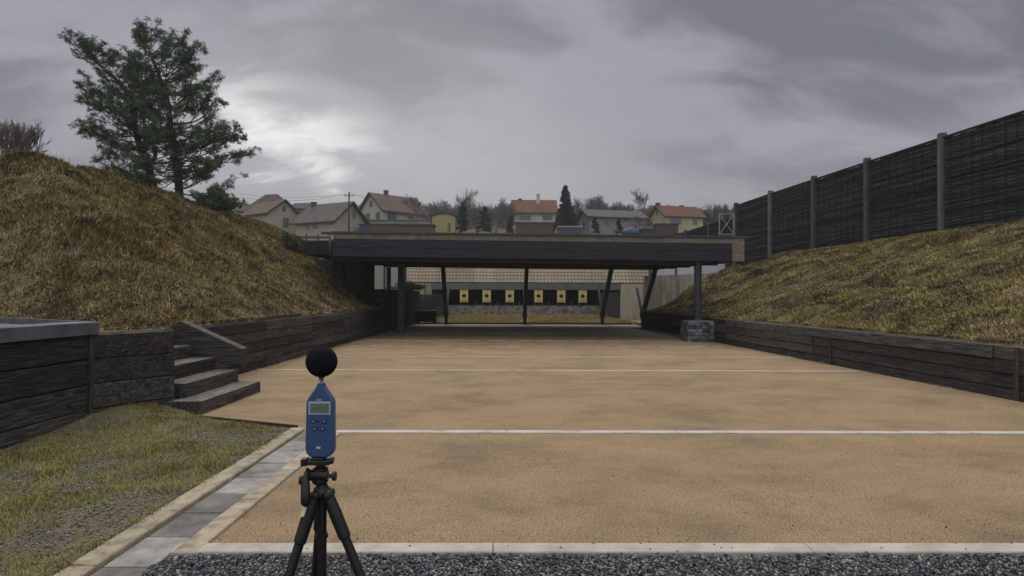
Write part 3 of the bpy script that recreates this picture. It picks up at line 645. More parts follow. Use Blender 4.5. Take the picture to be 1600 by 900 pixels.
# ------------------------------------------------------------------ tall woven fence
t = thing('woven_fence', (17, 30, 4), 'tall dark woven slat noise fence with grey posts on the right bank', 'fence')
fp = []
for (px, ty, by, D) in ((1472, 208, 362, 27.7), (1355, 247, 378, 32.6), (1272, 275, 391, 36.8), (1204, 298, 402, 41.0), (1150, 317, 414, 45.4)):
    a = P(px, ty, D); fp.append((a.x, D, a.z))
d1 = (Vector(fp[0])-Vector(fp[1])); fp = [tuple(Vector(fp[0])+d1*k*.97) for k in (4, 3, 2, 1)] + fp
random.seed(3)
for i, (x, y, z) in enumerate(fp):
    zb_ = float(z_right(np.array(x), np.array(min(y, 38.))))-.4
    mb = MB(); mb.cur = random.random(); dx = .03
    mb.box(x-.13, x+.13, y-.13, y+.13, zb_, z); mb.build('post', m_post, t, bevel=.01)
def woven(t, A, B, h, seed):
    """one bay of thin wavy slats woven round upright battens"""
    random.seed(seed); A = Vector(A); B = Vector(B); d = Vector((B.x-A.x, B.y-A.y, 0)); ln = d.length; d /= ln; nr = Vector((-d.y, d.x, 0))
    ztopA = A.z-.22; ztopB = B.z-.22; mb = MB(); ns = 12; rows = int(h/.066)
    for r in range(rows):
        mb.cur = random.random(); ph = random.random()*6.3; b0 = len(mb.v); hh = random.uniform(.019, .032); tl_ = random.uniform(-.012, .012)
        if random.random() < .02: continue
        for k in range(ns+1):
            f = k/ns; p = A.lerp(B, f); zt = ztopA+(ztopB-ztopA)*f - .06 - r*.066 + .009*math.sin(f*9+ph)+tl_*f
            off = (.020 if (k+r) % 2 else -.020)
            c = Vector((p.x, p.y, zt)) + nr*off
            mb.v += [tuple(c+nr*.012+Vector((0, 0, hh))), tuple(c-nr*.012+Vector((0, 0, hh*.9))), tuple(c-nr*.014-Vector((0, 0, hh*.8))), tuple(c+nr*.014-Vector((0, 0, hh)))]
        for k in range(ns):
            q = b0+4*k
            for e in range(4): mb.face([q+e, q+4+e, q+4+(e+1) % 4, q+(e+1) % 4])
    mb.build('slat_panel', m_slat, t)
    mb = MB(); mb.cur = .2
    for k in range(1, 9):
        p = A.lerp(B, k/9); z1_ = ztopA+(ztopB-ztopA)*k/9
        for s_ in (-1, 1): c = Vector((p.x, p.y, 0))+nr*.055*s_; mb.bar((c.x, c.y, z1_-h), (c.x, c.y, z1_), .03, .02, tuple(nr))
    mb.bar((A.x, A.y, A.z-.2), (B.x, B.y, B.z-.2), .12, .07); mb.cur = .9
    mb.bar((A.x, A.y, A.z-.22-h*.55), (B.x, B.y, B.z-.22-h*.55), .13, .03); mb.build('battens', m_slat, t)
    mb = MB(); m0 = nr*.0
    mb.hexa([A-nr*.13+Vector((0, 0, -.25-h)), B-nr*.13+Vector((0, 0, -.25-h)), B-nr*.10+Vector((0, 0, -.25-h)), A-nr*.10+Vector((0, 0, -.25-h)),
             A-nr*.13+Vector((0, 0, -.24)), B-nr*.13+Vector((0, 0, -.24)), B-nr*.10+Vector((0, 0, -.24)), A-nr*.10+Vector((0, 0, -.24))])
    mb.build('backing', m_backing, t)
for i in range(len(fp)-1): woven(t, fp[i], fp[i+1], 4.2, i+40)
t = thing('woven_fence', (14.5, 52, 4), 'lower dark woven fence stepping down behind the shelter roof', 'fence')
fq = [tuple(P(x, y, D)) for x, y, D in ((1147, 335, 45.7), (1108, 347, 50), (1071, 359, 54.5), (1040, 366, 59))]
for i, (x, y, z) in enumerate(fq):
    mb = MB(); mb.cur = .4; mb.box(x-.1, x+.1, y-.1, y+.1, 2.0, z); mb.build('post', m_post, t)
for i in range(3): woven(t, fq[i], fq[i+1], 3.6, i+60)
# lattice frame on the roof
a = P(1124, 366, 30); b = P(1147, 366, 30); zt = P(1130, 334, 30).z; z0 = a.z-.2
t = thing('lattice_frame', (a.x, 30, z0), 'galvanised frame with diagonal cross bars standing on the shelter roof', 'gate')
mb = MB()
for p, q in (((a.x, z0), (a.x, zt)), ((b.x, z0), (b.x, zt)), ((a.x, zt), (b.x, zt)), ((a.x, z0+.2), (b.x, z0+.2))): mb.bar((p[0], 30, p[1]), (q[0], 30, q[1]), .045, .045, (0, 1, 0))
mb.build('frame', m_galv, t)
mb = MB(); mb.bar((a.x, 30.0, z0+.2), (b.x, 30.0, zt), .03, .03, (0, 1, 0)); mb.bar((a.x, 30.04, zt), (b.x, 30.04, z0+.2), .03, .03, (0, 1, 0)); mb.build('cross_bars', m_galv, t)

# ------------------------------------------------------------------ grass, stones
def blades(name, x, y, z, h, wd, lean_x, lean_y, rnd, mat, curl=.5):
    n = len(x); a = RNG.random(n)*2*np.pi; cx, cy = np.cos(a)*wd/2, np.sin(a)*wd/2
    lx = lean_x*h; ly = lean_y*h; V = np.empty((n, 5, 3), np.float32)
    V[:, 0] = np.stack([x-cx, y-cy, z-.01], 1); V[:, 1] = np.stack([x+cx, y+cy, z-.01], 1)
    mh = h*.6; V[:, 2] = np.stack([x+cx*.8+lx*.4, y+cy*.8+ly*.4, z+mh], 1); V[:, 3] = np.stack([x-cx*.8+lx*.4, y-cy*.8+ly*.4, z+mh], 1)
    V[:, 4] = np.stack([x+lx*1.1, y+ly*1.1, z+h*(1-curl*.3)], 1)
    b = (np.arange(n)*5)[:, None]; q = np.concatenate([b+[0, 1, 2, 3], b+[3, 2, 4]], 1).ravel()
    lt = np.tile([4, 3], n)
    return tag(raw_mesh(name, V.reshape(-1, 3), q, lt, np.repeat(rnd, 5), mat), kind='stuff')
def clumped(n, x0, x1, y0, y1, nc, sp, frac=.7, near=1.0):
    u = RNG.random(nc)**near; cx = x0+RNG.random(nc)*(x1-x0); cy = y0+u*(y1-y0); k = RNG.integers(0, nc, int(n*frac))
    cr = RNG.random(nc)
    X = np.concatenate([cx[k]+RNG.normal(0, sp, len(k)), x0+RNG.random(n-len(k))*(x1-x0)])
    Y = np.concatenate([cy[k]+RNG.normal(0, sp, len(k)), y0+(RNG.random(n-len(k))**near)*(y1-y0)])
    Rn = np.concatenate([cr[k]*.6+RNG.random(len(k))*.4, RNG.random(n-len(k))]); A = np.concatenate([cr[k]*50 % 1, RNG.random(n-len(k))])*2*np.pi
    return X, Y, Rn, A
# left bank
X, Y, Rn, A = clumped(330000, -15.5, -5.6, 10.8, 38.5, 9000, .13, .75, 1.25)
d = np.minimum(-5.5-X, 1.1*(Y-10.9)); ok = (d > .05) & (Y < 30.4+np.clip((-8.3-X)/2.2, 0, 1)*8); X, Y, Rn, A, d = X[ok], Y[ok], Rn[ok], A[ok], d[ok]
tall = fbm(X*.7, Y*.7, 3); h = (.05+.17*np.clip(tall-.25, 0, 1)*sstep(d, .2, 4)*1.5)*RNG.uniform(.4, 1.5, len(X))
blades('bank_grass', X, Y, z_left(X, Y), h, .014+.010*(Y/30), np.cos(A)*1.0+.30, np.sin(A)*1.0-.1, Rn, m_gl, .9)
# right bank
n = 300000; X, Y, Rn, A = clumped(n, 0, 1.02, 6, 38, 9000, .03, .0, 1.35)
nc = 9000; cy = 6+30.5*RNG.random(nc)**1.3; ct = RNG.random(nc)*1.0; cr = RNG.random(nc); k = RNG.integers(0, nc, n)
Y = cy[k]+RNG.normal(0, .13, n); T = ct[k]; X = XW(Y)+.08+T*(XF(Y)-XW(Y))+RNG.normal(0, .13, n); Rn = cr[k]*.6+RNG.random(n)*.4; A = (cr[k]*50 % 1)*2*np.pi+RNG.normal(0, .5, n)
uni = RNG.random(n) < .35; X = np.where(uni, XW(Y)+RNG.random(n)*(XF(Y)-XW(Y)), X); Y = np.where(uni, 6+30.5*RNG.random(n)**1.3, Y); X = np.where(uni, XW(Y)+RNG.random(n)*(XF(Y)-XW(Y)), X)
ok = (X > XW(Y)+.1) & (X < XF(Y)-.05) & (Y < 35.2); X, Y, Rn, A = X[ok], Y[ok], Rn[ok], A[ok]
tall = fbm(X*.6+5, Y*.6, 3); h = (.05+.20*np.clip(tall-.3, 0, 1))*RNG.uniform(.6, 1.35, len(X))
blades('bank_grass', X, Y, z_right(X, Y), h, .014+.010*(Y/30), np.cos(A)*1.0-.30, np.sin(A)*1.0-.1, Rn, m_gr, .9)
# lawn
X, Y, Rn, A = clumped(120000, -7.0, -2.56, 2.6, 9.6, 3500, .07, .75, 1.0)
wl_ = np.where(Y < 8.34, -5.0, -5.0+(Y-8.34)*.48); dens = fbm(X*1.7+3, Y*1.7, 4)
lim = .43 + .10*sstep(-Y, -6.2, -4.0)*sstep(X, -4.6, -2.6); ok = (X > wl_+.02) & (Y < 9.35) & (X < -2.56) & (dens+RNG.normal(0, .045, len(X)) > lim*.93) & ~((Y > 8.28-(X+2.5)*.447) & (X > -4.0)) & ~((X > -4.6) & (Y > 9.2))
X, Y, Rn, A = X[ok], Y[ok], Rn[ok], A[ok]
h = (.018+.045*np.clip(fbm(X*2.5, Y*2.5, 2)-.2, 0, 1))*RNG.uniform(.6, 1.5, len(X))*(1+1.0*np.exp(-(((X+4.7)/.5)**2+((Y-8.8)/.6)**2)))
blades('lawn_grass', X, Y, z_lawn(X, Y), h, .0055, np.cos(A)*.9, np.sin(A)*.9, Rn, m_gn)
# grass hanging over the wall tops, weeds along wall feet, dead stalks
def strip(n, f, zf, h0, h1, w_, lx, mat, nm='edge_grass', cl=.35):
    u = RNG.random(n); keep = fbm(u*60, u*0+3, 3) > cl; u = u[keep]; n = len(u); x, y = f(u); A = RNG.random(n)*6.28
    blades(nm, x+RNG.normal(0, .03, n), y, zf(x, y), RNG.uniform(h0, h1, n), w_, np.cos(A)*.6+lx, np.sin(A)*.8, RNG.random(n), mat, 1.3)
strip(9000, lambda u: (-5.60+.10*u, 11.8+18*u**1.3), lambda x, y: 0*x+1.05, .05, .17, .012, .9, m_gl)
strip(14000, lambda u: (XW(7+29*u**1.3)+.16, 7+29*u**1.3), lambda x, y: 0*x+.86, .04, .13, .010, -.8, m_gr)
strip(5000, lambda u: (XW(8+27*u)-.07, 8+27*u), lambda x, y: 0*x, .015, .05, .008, -.3, m_gr, cl=.52)
strip(3500, lambda u: (-5.36+.1*u, 12+17*u), lambda x, y: 0*x, .015, .05, .008, .3, m_gr, cl=.5)
strip(2600, lambda u: (-2.545+0*u, 3.2+4.8*u), lambda x, y: 0*x+.02, .02, .06, .005, .6, m_gn, cl=.45)
strip(700, lambda u: (-1.9+.015*u, 4.4+3.5*u), lambda x, y: 0*x, .01, .03, .004, .3, m_gn, cl=.55)
n = 2600; X = -5.8-9*RNG.random(n); Y = 12+22*RNG.random(n); d = np.minimum(-5.5-X, 1.1*(Y-11.2)); ok = (d > .5) & (Y < 30); X, Y = X[ok], Y[ok]; n = len(X); A = RNG.random(n)*6.28
blades('dead_stalks', X, Y, z_left(X, Y), RNG.uniform(.18, .42, n), .010, np.cos(A)*.5, np.sin(A)*.5, .6+.4*RNG.random(n), m_gl, .2)
# stones
ph_ = (1+5**.5)/2
ICO = np.array([(-1, ph_, 0), (1, ph_, 0), (-1, -ph_, 0), (1, -ph_, 0), (0, -1, ph_), (0, 1, ph_), (0, -1, -ph_), (0, 1, -ph_), (ph_, 0, -1), (ph_, 0, 1), (-ph_, 0, -1), (-ph_, 0, 1)])/1.9
ICF = np.array([(0, 11, 5), (0, 5, 1), (0, 1, 7), (0, 7, 10), (0, 10, 11), (1, 5, 9), (5, 11, 4), (11, 10, 2), (10, 7, 6), (7, 1, 8), (3, 9, 4), (3, 4, 2), (3, 2, 6), (3, 6, 8), (3, 8, 9), (4, 9, 5), (2, 4, 11), (6, 2, 10), (8, 6, 7), (9, 8, 1)])
def stones(name, X, Y, Z, S, mat, flat=.6):
    n = len(X); V = ICO[None]*RNG.uniform(.65, 1.25, (n, 12, 1)); V = V*np.stack([RNG.uniform(.8, 1.5, n), RNG.uniform(.6, 1.0, n), RNG.uniform(.4, .8, n)*flat/.6], 1)[:, None]
    tl_ = RNG.normal(0, .45, n); c, s = np.cos(tl_), np.sin(tl_); V = np.stack([V[..., 0]*c[:, None]-V[..., 2]*s[:, None], V[..., 1], V[..., 0]*s[:, None]+V[..., 2]*c[:, None]], -1)
    a = RNG.random(n)*6.283; c, s = np.cos(a), np.sin(a); V = np.stack([V[..., 0]*c[:, None]-V[..., 1]*s[:, None], V[..., 0]*s[:, None]+V[..., 1]*c[:, None], V[..., 2]], -1)
    V = V*S[:, None, None]/2 + np.stack([X, Y, Z], 1)[:, None]
    f = (ICF[None]+(np.arange(n)*12)[:, None, None]).reshape(-1)
    return tag(raw_mesh(name, V.reshape(-1, 3), f, np.full(n*20, 3), np.repeat(RNG.random(n), 12), mat), kind='stuff')
n = 34000; X = RNG.uniform(-2.35, 4.2, n); Y = 3.3+.95*RNG.random(n); S = RNG.uniform(.011, .032, n)*RNG.uniform(.6, 1, n)
ok = (Y < 4.245) & ((X > -2.03+.05*np.sin(Y*9)) | (RNG.random(n) < .0)); stones('gravel_stones', X[ok], Y[ok], RNG.uniform(-.016, .012, n)[ok], S[ok], m_grav)
n = 16000; X = RNG.uniform(-5.0, -2.56, n); Y = RNG.uniform(3.2, 8.2, n)
pr = .5-.06*(Y-4)+.15*(X+3.8); dn = fbm(X*1.7+3, Y*1.7, 4); ok = (dn+RNG.normal(0, .03, n) < .475+.06*(pr)); X, Y = X[ok], Y[ok]
stones('lawn_stones', X, Y, z_lawn(X, Y)+.004, RNG.uniform(.008, .026, len(X)), m_gravs, .45)
n = 11000; X = RNG.uniform(-1.85, 7.8, n); Y = 4.42+10*RNG.random(n)**1.8
stones('sand_grit', X, Y, np.full(n, .003), RNG.uniform(.003, .009, n), m_gravs, .6)
n = 90; X = RNG.uniform(-2.6, 6, n); Y = np.where(RNG.random(n) < .5, RNG.uniform(4.25, 4.8, n), RNG.uniform(4.25, 4.42, n)); stones('stray_stones', X, Y, np.where(Y < 4.41, .022, .004), RNG.uniform(.006, .018, n), m_gravs, .6)
# range field straw
n = 40000; X = RNG.uniform(-4.9, 8.1, n); Y = 38.95+21*RNG.random(n)**1.2; X = X
A = RNG.random(n)*6.28; blades('field_grass', X, Y, .0*X+.02+(fbm(X, Y, 3)-.47)*.10, RNG.uniform(.03, .09, n), .03, np.cos(A), np.sin(A), RNG.random(n), m_gf)

# ------------------------------------------------------------------ haze
hm = bpy.data.materials.new('air_haze'); hm.use_nodes = True; hn = hm.node_tree; hn.nodes.remove(hn.nodes['Principled BSDF'])
pv = hn.nodes.new('ShaderNodeVolumePrincipled'); pv.inputs['Color'].default_value = (.80, .82, .86, 1); pv.inputs['Density'].default_value = .0007; pv.inputs['Anisotropy'].default_value = .2
hn.links.new(pv.outputs[0], hn.nodes['Material Output'].inputs['Volume'])
mb = MB(); mb.box(-640, 640, -70, 690, -4, 78); tag(mb.build('haze', hm), kind='stuff')
# ------------------------------------------------------------------ trees
def tufts(C, size, per, rnd, width=.024, upw=.5):
    """needle tufts: per thin triangles radiating from each centre"""
    n = len(C); d = RNG.normal(0, 1, (n, per, 3)); d[..., 2] = d[..., 2]*.8+upw; d /= np.linalg.norm(d, axis=-1, keepdims=True)
    s = RNG.normal(0, 1, (n, per, 3)); s = np.cross(d, s); s /= np.linalg.norm(s, axis=-1, keepdims=True)+1e-9
    ln = (np.asarray(size).reshape(-1, 1)*RNG.uniform(.6, 1.2, (n, per)))[..., None]; c = C[:, None]+RNG.normal(0, .02, (n, per, 3))
    V = np.stack([c-s*width/2+d*ln*.1, c+s*width/2+d*ln*.1, c+d*ln], 2).reshape(-1, 3)
    f = np.arange(n*per*3); return V, f, np.full(n*per, 3), np.repeat(rnd, per*3)
def bez(pts, t):
    """Catmull-Rom through pts at t in 0..1"""
    n = len(pts)-1; x = min(t*n, n-1e-6); i = int(x); f = x-i
    p = [pts[max(i-1, 0)], pts[i], pts[i+1], pts[min(i+2, n)]]
    return .5*((2*p[1])+(p[2]-p[0])*f+(2*p[0]-5*p[1]+4*p[2]-p[3])*f*f+(-p[0]+3*p[1]-3*p[2]+p[3])*f**3)
def pine(label, stems, D, lenf, nb, seed, r0=.17):
    random.seed(seed); base = P(*stems[0][0], D); base.z -= .6
    t = thing('pine_tree', base, label, 'tree', 'pine trees behind the left bank'); wood = MB(); cen = []; rn = []
    for si, st in enumerate(stems):
        pts = [P(x, y, D) for x, y in st[:-1]] if isinstance(st[-1], dict) else [P(x, y, D) for x, y in st]
        opt = st[-1] if isinstance(st[-1], dict) else {}
        if si == 0: pts[0].z -= .6
        for i, p in enumerate(pts): p.y += opt.get('y', 0)*i/len(pts)+.12*math.sin(i*2.1)
        K = 16; cur = [bez(pts, i/K) for i in range(K+1)]; rr = opt.get('r', r0)
        wood.tube(cur, [rr*(1-i/K)**.8+.018 for i in range(K+1)], 9)
        for bi in range(int(nb*opt.get('n', 1))):
            tt = opt.get('t0', .12)+(1-opt.get('t0', .12))*(bi+random.random())/int(nb*opt.get('n', 1)); tt = min(tt, .995); p = bez(pts, tt)
            az = random.random()*6.283; Lb = lenf(tt, math.cos(az))*random.uniform(.65, 1.2)*opt.get('l', 1); el = .02+.65*tt*tt+random.uniform(-.2, .35)
            if random.random() < .10 and tt < .6: Lb *= .5
            dv = Vector((math.cos(az)*math.cos(el), math.sin(az)*math.cos(el), math.sin(el))); side = Vector((-dv.y, dv.x, 0)).normalized()
            br = [p+dv*Lb*f+Vector((0, 0, 1))*(Lb*.16*f*f-.10*Lb*math.sin(f*3))+side*.12*Lb*math.sin(f*4+bi) for f in (0, .2, .4, .6, .8, 1)]
            wood.tube(br, [.012+.028*Lb/2.5*(1-f) for f in (0, .2, .4, .6, .8, 1)], 5, False)
            for k in range(int(3+Lb*3)):
                f = random.uniform(.46, 1); q = bez(br, f); l2 = Lb*.36*(1.25-f*.7)*random.uniform(.5, 1.2)+.15; a2 = random.uniform(-1.25, 1.25)
                d2 = (Matrix.Rotation(a2, 3, 'Z') @ dv); d2.z += random.uniform(-.1, .5); d2.normalize(); e2 = q+d2*l2
                wood.tube([q, q.lerp(e2, .5)+Vector((0, 0, .02)), e2], [.014, .010, .007], 3, False)
                for cl in range(1+int(l2*2.4)):
                    cr_ = random.random(); cc = q.lerp(e2, random.uniform(.45, 1.05)) if cl else e2
                    for j in range(8):
                        v_ = Vector((random.gauss(0, 1), random.gauss(0, 1), random.gauss(.2, .55))).normalized()*random.uniform(.02, .21)
                        cen.append(cc+v_); rn.append(cr_*.6+random.random()*.4)
    wood.build('trunk', m_bark, t, smooth=True)
    C = np.array([tuple(c) for c in cen]); V, f, lt, r_ = tufts(C, np.full(len(C), .125), 10, np.array(rn), .020)
    raw_mesh('crown', V, f, lt, r_, m_needle, t); return t
def len_r(t, cx): return (2.5*(1-t)**.5+.42)*(.80+.3*math.sin(t*17)**2)*(1.0 if cx > 0 else .82)*(1-.25*max(0, .2-t)*5)
def len_l(t, cx): return (2.0*(1-t)**.6+.5)*(.82+.3*math.sin(t*21)**2)*(1.05 if cx < 0 else .8)
pine('tall pine on the right of the pair, straight trunk and open crown', [[(283, 322), (276, 270), (270, 215), (262, 160), (245, 112), (228, 64)]], 30, len_r, 102, 31)
pine('pine on the left of the pair, forked and leaning to the left', [[(243, 310), (232, 265), (216, 215), (205, 160), (175, 118), (134, 84), {'n': .85, 't0': .1}],
     [(232, 262), (238, 235), (222, 200), (212, 150), (205, 95), {'n': .45, 't0': .3, 'r': .09, 'y': 1.0, 'l': .8}]], 31.5, len_l, 96, 14, .18)
# low dark evergreen shrub at the foot
def bush(name, label, cat, c, rx, ry, rz, n, mat, size=.17, per=9, group=None, width=.03, stem=True):
    t = thing(name, c, label, cat, group); d = RNG.normal(0, 1, (n, 3)); d /= np.linalg.norm(d, axis=1, keepdims=True); d[:, 2] = np.abs(d[:, 2])
    lump = .72+.38*np.sin(d[:, 0]*5+c[0])*np.cos(d[:, 1]*4)*.6+.25*np.sin(d[:, 2]*9+d[:, 0]*6)
    r_ = (RNG.random(n)**.45)*lump; C = np.array(c)+d*r_[:, None]*np.array([rx, ry, rz])
    V, f, lt, rr = tufts(C, np.full(n, size), per, RNG.random(n), width); raw_mesh('foliage', V, f, lt, rr, mat, t)
    mb = MB(); random.seed(n)
    for i in range(7): a = random.random()*6.28; mb.tube([Vector(c)-Vector((0, 0, .2)), Vector(c)+Vector((math.cos(a)*rx*.5, math.sin(a)*ry*.5, rz*.6))], [.03, .01], 4, False)
    mb.build('stem', m_twig, t); return t
bush('evergreen_shrub', 'low spreading dark evergreen shrub at the foot of the right pine', 'shrub', P(338, 326, 29), 1.35, 1.0, 1.05, 1500, m_needle)
bush('evergreen_shrub', 'small dark shrub below the left pine on the bank crest', 'shrub', P(215, 288, 29.5), 1.2, .8, .6, 600, m_needle)
bush('evergreen_shrub', 'dark low shrub at the corner of the bank and the board panel', 'shrub', P(576, 478, 29.6), .8, .5, .35, 500, m_leafd, .12)
bush('evergreen_shrub', 'dark shrub between the bank and the annex roof', 'shrub', P(452, 400, 29.8), 1.0, .8, .9, 900, m_leafd, .15)
bush('evergreen_shrub', 'shrub on the slope seen under the roof beside pale green panels', 'shrub', P(640, 452, 43), 1.2, .8, .55, 600, m_leafd, .16)

def bare_mesh(seed, H, spread, depth, r0, lean=0, multi=1, tw=.02):
    random.seed(seed); mb = MB()
    def grow(p, d, ln, r, k):
        n = 3; pts = [p]; dd = d.copy()
        for i in range(n):
            dd = (dd+Vector((random.gauss(0, .10), random.gauss(0, .10), random.gauss(.04, .05)))).normalized(); pts.append(pts[-1]+dd*ln/n)
        mb.tube(pts, [max(r*(1-.35*i/n), tw*.5) for i in range(n+1)], 6 if k == depth else 3, False)
        if k == 0: return
        for i in range(random.choice((3, 4)) if k > 1 else 4):
            q = pts[random.choice((2, 3, 3))] if k < depth else pts[random.choice((1, 2, 3))]
            nd = (dd+Vector((random.gauss(0, spread), random.gauss(0, spread), random.gauss(.05, spread*.5)))).normalized()
            grow(q, nd, ln*random.uniform(.58, .82), max(r*.55, tw*.5), k-1)
        if k == depth or k == depth-1: grow(pts[-1], (dd+Vector((random.gauss(0, .2), random.gauss(0, .2), .3))).normalized(), ln*.75, r*.6, k-1)
    for m_ in range(multi): grow(Vector((random.gauss(0, .15)*(multi > 1), 0, -.2)), Vector((lean+random.gauss(0, .35)*(multi > 1), random.gauss(0, .25)*(multi > 1), 1)).normalized(), H*.30, r0, depth)
    zmax = max(v[2] for v in mb.v); s = H/zmax; mb.v = [(x*s, y*s, z*s) for x, y, z in mb.v]
    return mb
def place(o, loc, rot=0, s=1): o.location = loc; o.rotation_euler = (0, 0, rot); o.scale = (s, s, s); return o
BG = 'bare trees on the hillside behind the shelter'
protos = []
for i, (sd_, H, sp, dp, mu) in enumerate(((3, 6, .42, 5, 2), (8, 7, .34, 5, 1), (15, 5, .48, 4, 3))):
    bt = thing('bare_tree', (0, 0, 0), 'x', 'tree', BG); local(bt)
    bare_mesh(sd_, H, sp, dp, .10, 0, mu, .020).build('branches', m_twig, bt); protos.append((bt, H, [0]))
def baretree(k, px, top, D, base_py, label, rot=0):
    bt, H, used = protos[k]; a = P(px, base_py, D); b = P(px, top, D)
    o = bt if not used[0] else copy_tree(bt); used[0] = 1; o['label'] = label; return place(o, a, rot, (b.z-a.z)/H)
baretree(0, 660, 305, 105, 362, 'bare rounded tree just right of the pale gabled house', 1)
baretree(1, 719, 291, 100, 362, 'tallest bare tree, above the dark conifers right of the yellow hut', 0)
baretree(2, 747, 315, 110, 362, 'low bare tree between the dark conifers and the orange roofed house', 2)
baretree(0, 775, 313, 115, 362, 'twiggy bare tree second to the left of the orange roofed house', 3)
baretree(2, 797, 318, 112, 362, 'bare bushy tree touching the left side of the orange roofed house', 4)
baretree(0, 932, 302, 120, 350, 'broad bare tree behind the grey house, right of the tall spruce', 5)
baretree(1, 907, 305, 118, 350, 'thin bare tree close to the right edge of the tall spruce', 1.5)
baretree(1, 1009, 293, 105, 350, 'tall upright bare tree left of the yellow house with red roof', 2.5)
baretree(2, 985, 318, 112, 352, 'low bare tree over the right end of the grey house roof', 3.1)
baretree(2, 690, 318, 112, 362, 'low bare tree behind the yellow hut roof', 5.2)
for px_, tp_, k_, r_, lb_ in ((652, 318, 1, .3, 'slender bare tree behind the right end of the gabled house roof'), (704, 312, 0, 1.1, 'bare tree rising directly behind the yellow hut'),
        (738, 309, 1, 2.2, 'thin bare tree left of the wide dark conifer'), (768, 322, 0, 3.3, 'low twiggy tree just right of the wide dark conifer'), (786, 309, 1, 4.1, 'taller thin bare tree left of the orange roofed house'),
        (919, 308, 2, 5.0, 'bare tree behind the left gable of the grey house'), (948, 310, 0, 5.9, 'bare tree behind the middle of the grey house roof'), (968, 313, 1, .8, 'slim bare tree behind the right part of the grey house roof')):
    baretree(k_, px_, tp_, 126, 352, lb_, r_)
baretree(0, 1004, 336, 90, 368, 'small bare bush tree between the grey house and yellow house', .7)
for i, (px, top, D, by, k, lab) in enumerate(((42, 184, 24, 262, 1, 'bare sapling with upright twigs on the bank crest, right one of three'), (14, 188, 23, 258, 0, 'bare twiggy shrub on the bank crest, middle one at the photo edge'), (-8, 190, 22, 255, 2, 'bare twiggy shrub on the bank crest cut by the left photo edge'))):
    bt, H, used = protos[k]; a = P(px, by, D); b = P(px, top, D)
    o = thing('bare_shrub', a, lab, 'shrub', 'bare shrubs on the left bank crest'); local(o)
    mbx = bare_mesh(70+i, b.z-a.z, .22, 3, .016, 0, 7, .009); mbx.build('branches', m_twig, o)

def conifer(label, px, top, base_py, D, wpx, seed, n=5200, name='spruce_tree', mat=None, per=5, cone=.85, group=None):
    mat = mat or m_spruce; a = P(px, base_py, D); b = P(px, top, D); H = b.z-a.z; Rr = wpx/2/F*D; t = thing(name, a, label, 'tree', group)
    rg = np.random.default_rng(seed); nbr = max(40, n//45); C = []; 
    for i in range(nbr):
        f = (i+rg.random())/nbr; zc = .04+.95*f; az = rg.random()*6.283; Lb = Rr*(1-zc)**cone*rg.uniform(.78, 1.18)+.12
        m = int(45*(.35+Lb/Rr)); s = rg.random(m)**.6; off = rg.normal(0, 1, m)*.13*Lb*(1.1-s)+rg.normal(0, .04, m)
        C.append(np.stack([np.cos(az)*s*Lb-np.sin(az)*off, np.sin(az)*s*Lb+np.cos(az)*off, zc*H-.20*Lb*s+rg.normal(0, .05, m)*H*.1], 1))
    C = np.concatenate(C)+np.array(a); V, f, lt, rr = tufts(C, np.full(len(C), .035*H+.05), per, rg.random(len(C)), .012*H+.01, .1)
    raw_mesh('crown', V, f, lt, rr, mat, t); mb = MB(); mb.tube([a, b-Vector((0, 0, .2))], [.02*H, .02], 7); mb.build('trunk', m_bark, t)
conifer('tall dark conical spruce right of the orange roofed house', 883.5, 290, 357, 95, 38, 5, 6500)
conifer('narrow dark conifer under the tallest bare tree', 723, 316, 362, 92, 20, 6, 2600, cone=.6)
conifer('wide dark conifer midway between yellow hut and orange roofed house', 756, 322, 362, 92, 26, 7, 2600, cone=.6)
conifer('small dark conifer in front of the left half of the grey house', 930, 339, 364, 88, 15, 8, 1800, cone=.7)
conifer('small dark conifer in front of the right half of the grey house', 967, 341, 364, 88, 14, 9, 1800, cone=.7)
conifer('dark low conifer at the left foot of the orange roofed house', 799, 336, 364, 90, 14, 10, 1500, cone=.6)
for i, (px, top, wd, lab) in enumerate(((1102, 322, 24, 'rounded green tree right of the yellow house roof'), (1118, 320, 24, 'rounded green tree, middle of three behind the lower fence'), (1136, 324, 22, 'rounded green tree beside the lattice frame top'))):
    c = P(px, 366, 125); bush('green_tree', lab, 'tree', c, wd/2/F*125*1.1, 2, P(px, top, 125).z-c.z, 1100, m_leafd, .5, 7, 'rounded green trees behind the lower fence', .12)
# far woods: one mass of bare twigs and crowns behind the houses
protoW = [bare_mesh(s, 6, .45, 4, .09, 0, 3, .04) for s in (101, 102, 103)]
mb = MB(); random.seed(9)
for i in range(150):
    px = 395+i*5.25+random.uniform(-4, 4); D = random.uniform(140, 175); top = random.uniform(318, 334); 
    a = P(px, 362, D); b = P(px, top, D); s = (b.z-a.z)/6; w_ = protoW[i % 3]; q = len(mb.v); an = random.random()*6.28; ca, sa = math.cos(an), math.sin(an)
    mb.v += [(a.x+(x*ca-y*sa)*s, a.y+(x*sa+y*ca)*s, a.z+z*s) for x, y, z in w_.v]
    for fc in w_.f: mb.face([q+j for j in fc])
o = mb.build('far_woodland', m_twig); tag(o, 'grey brown mass of bare woodland behind the houses', 'woodland', kind='stuff')

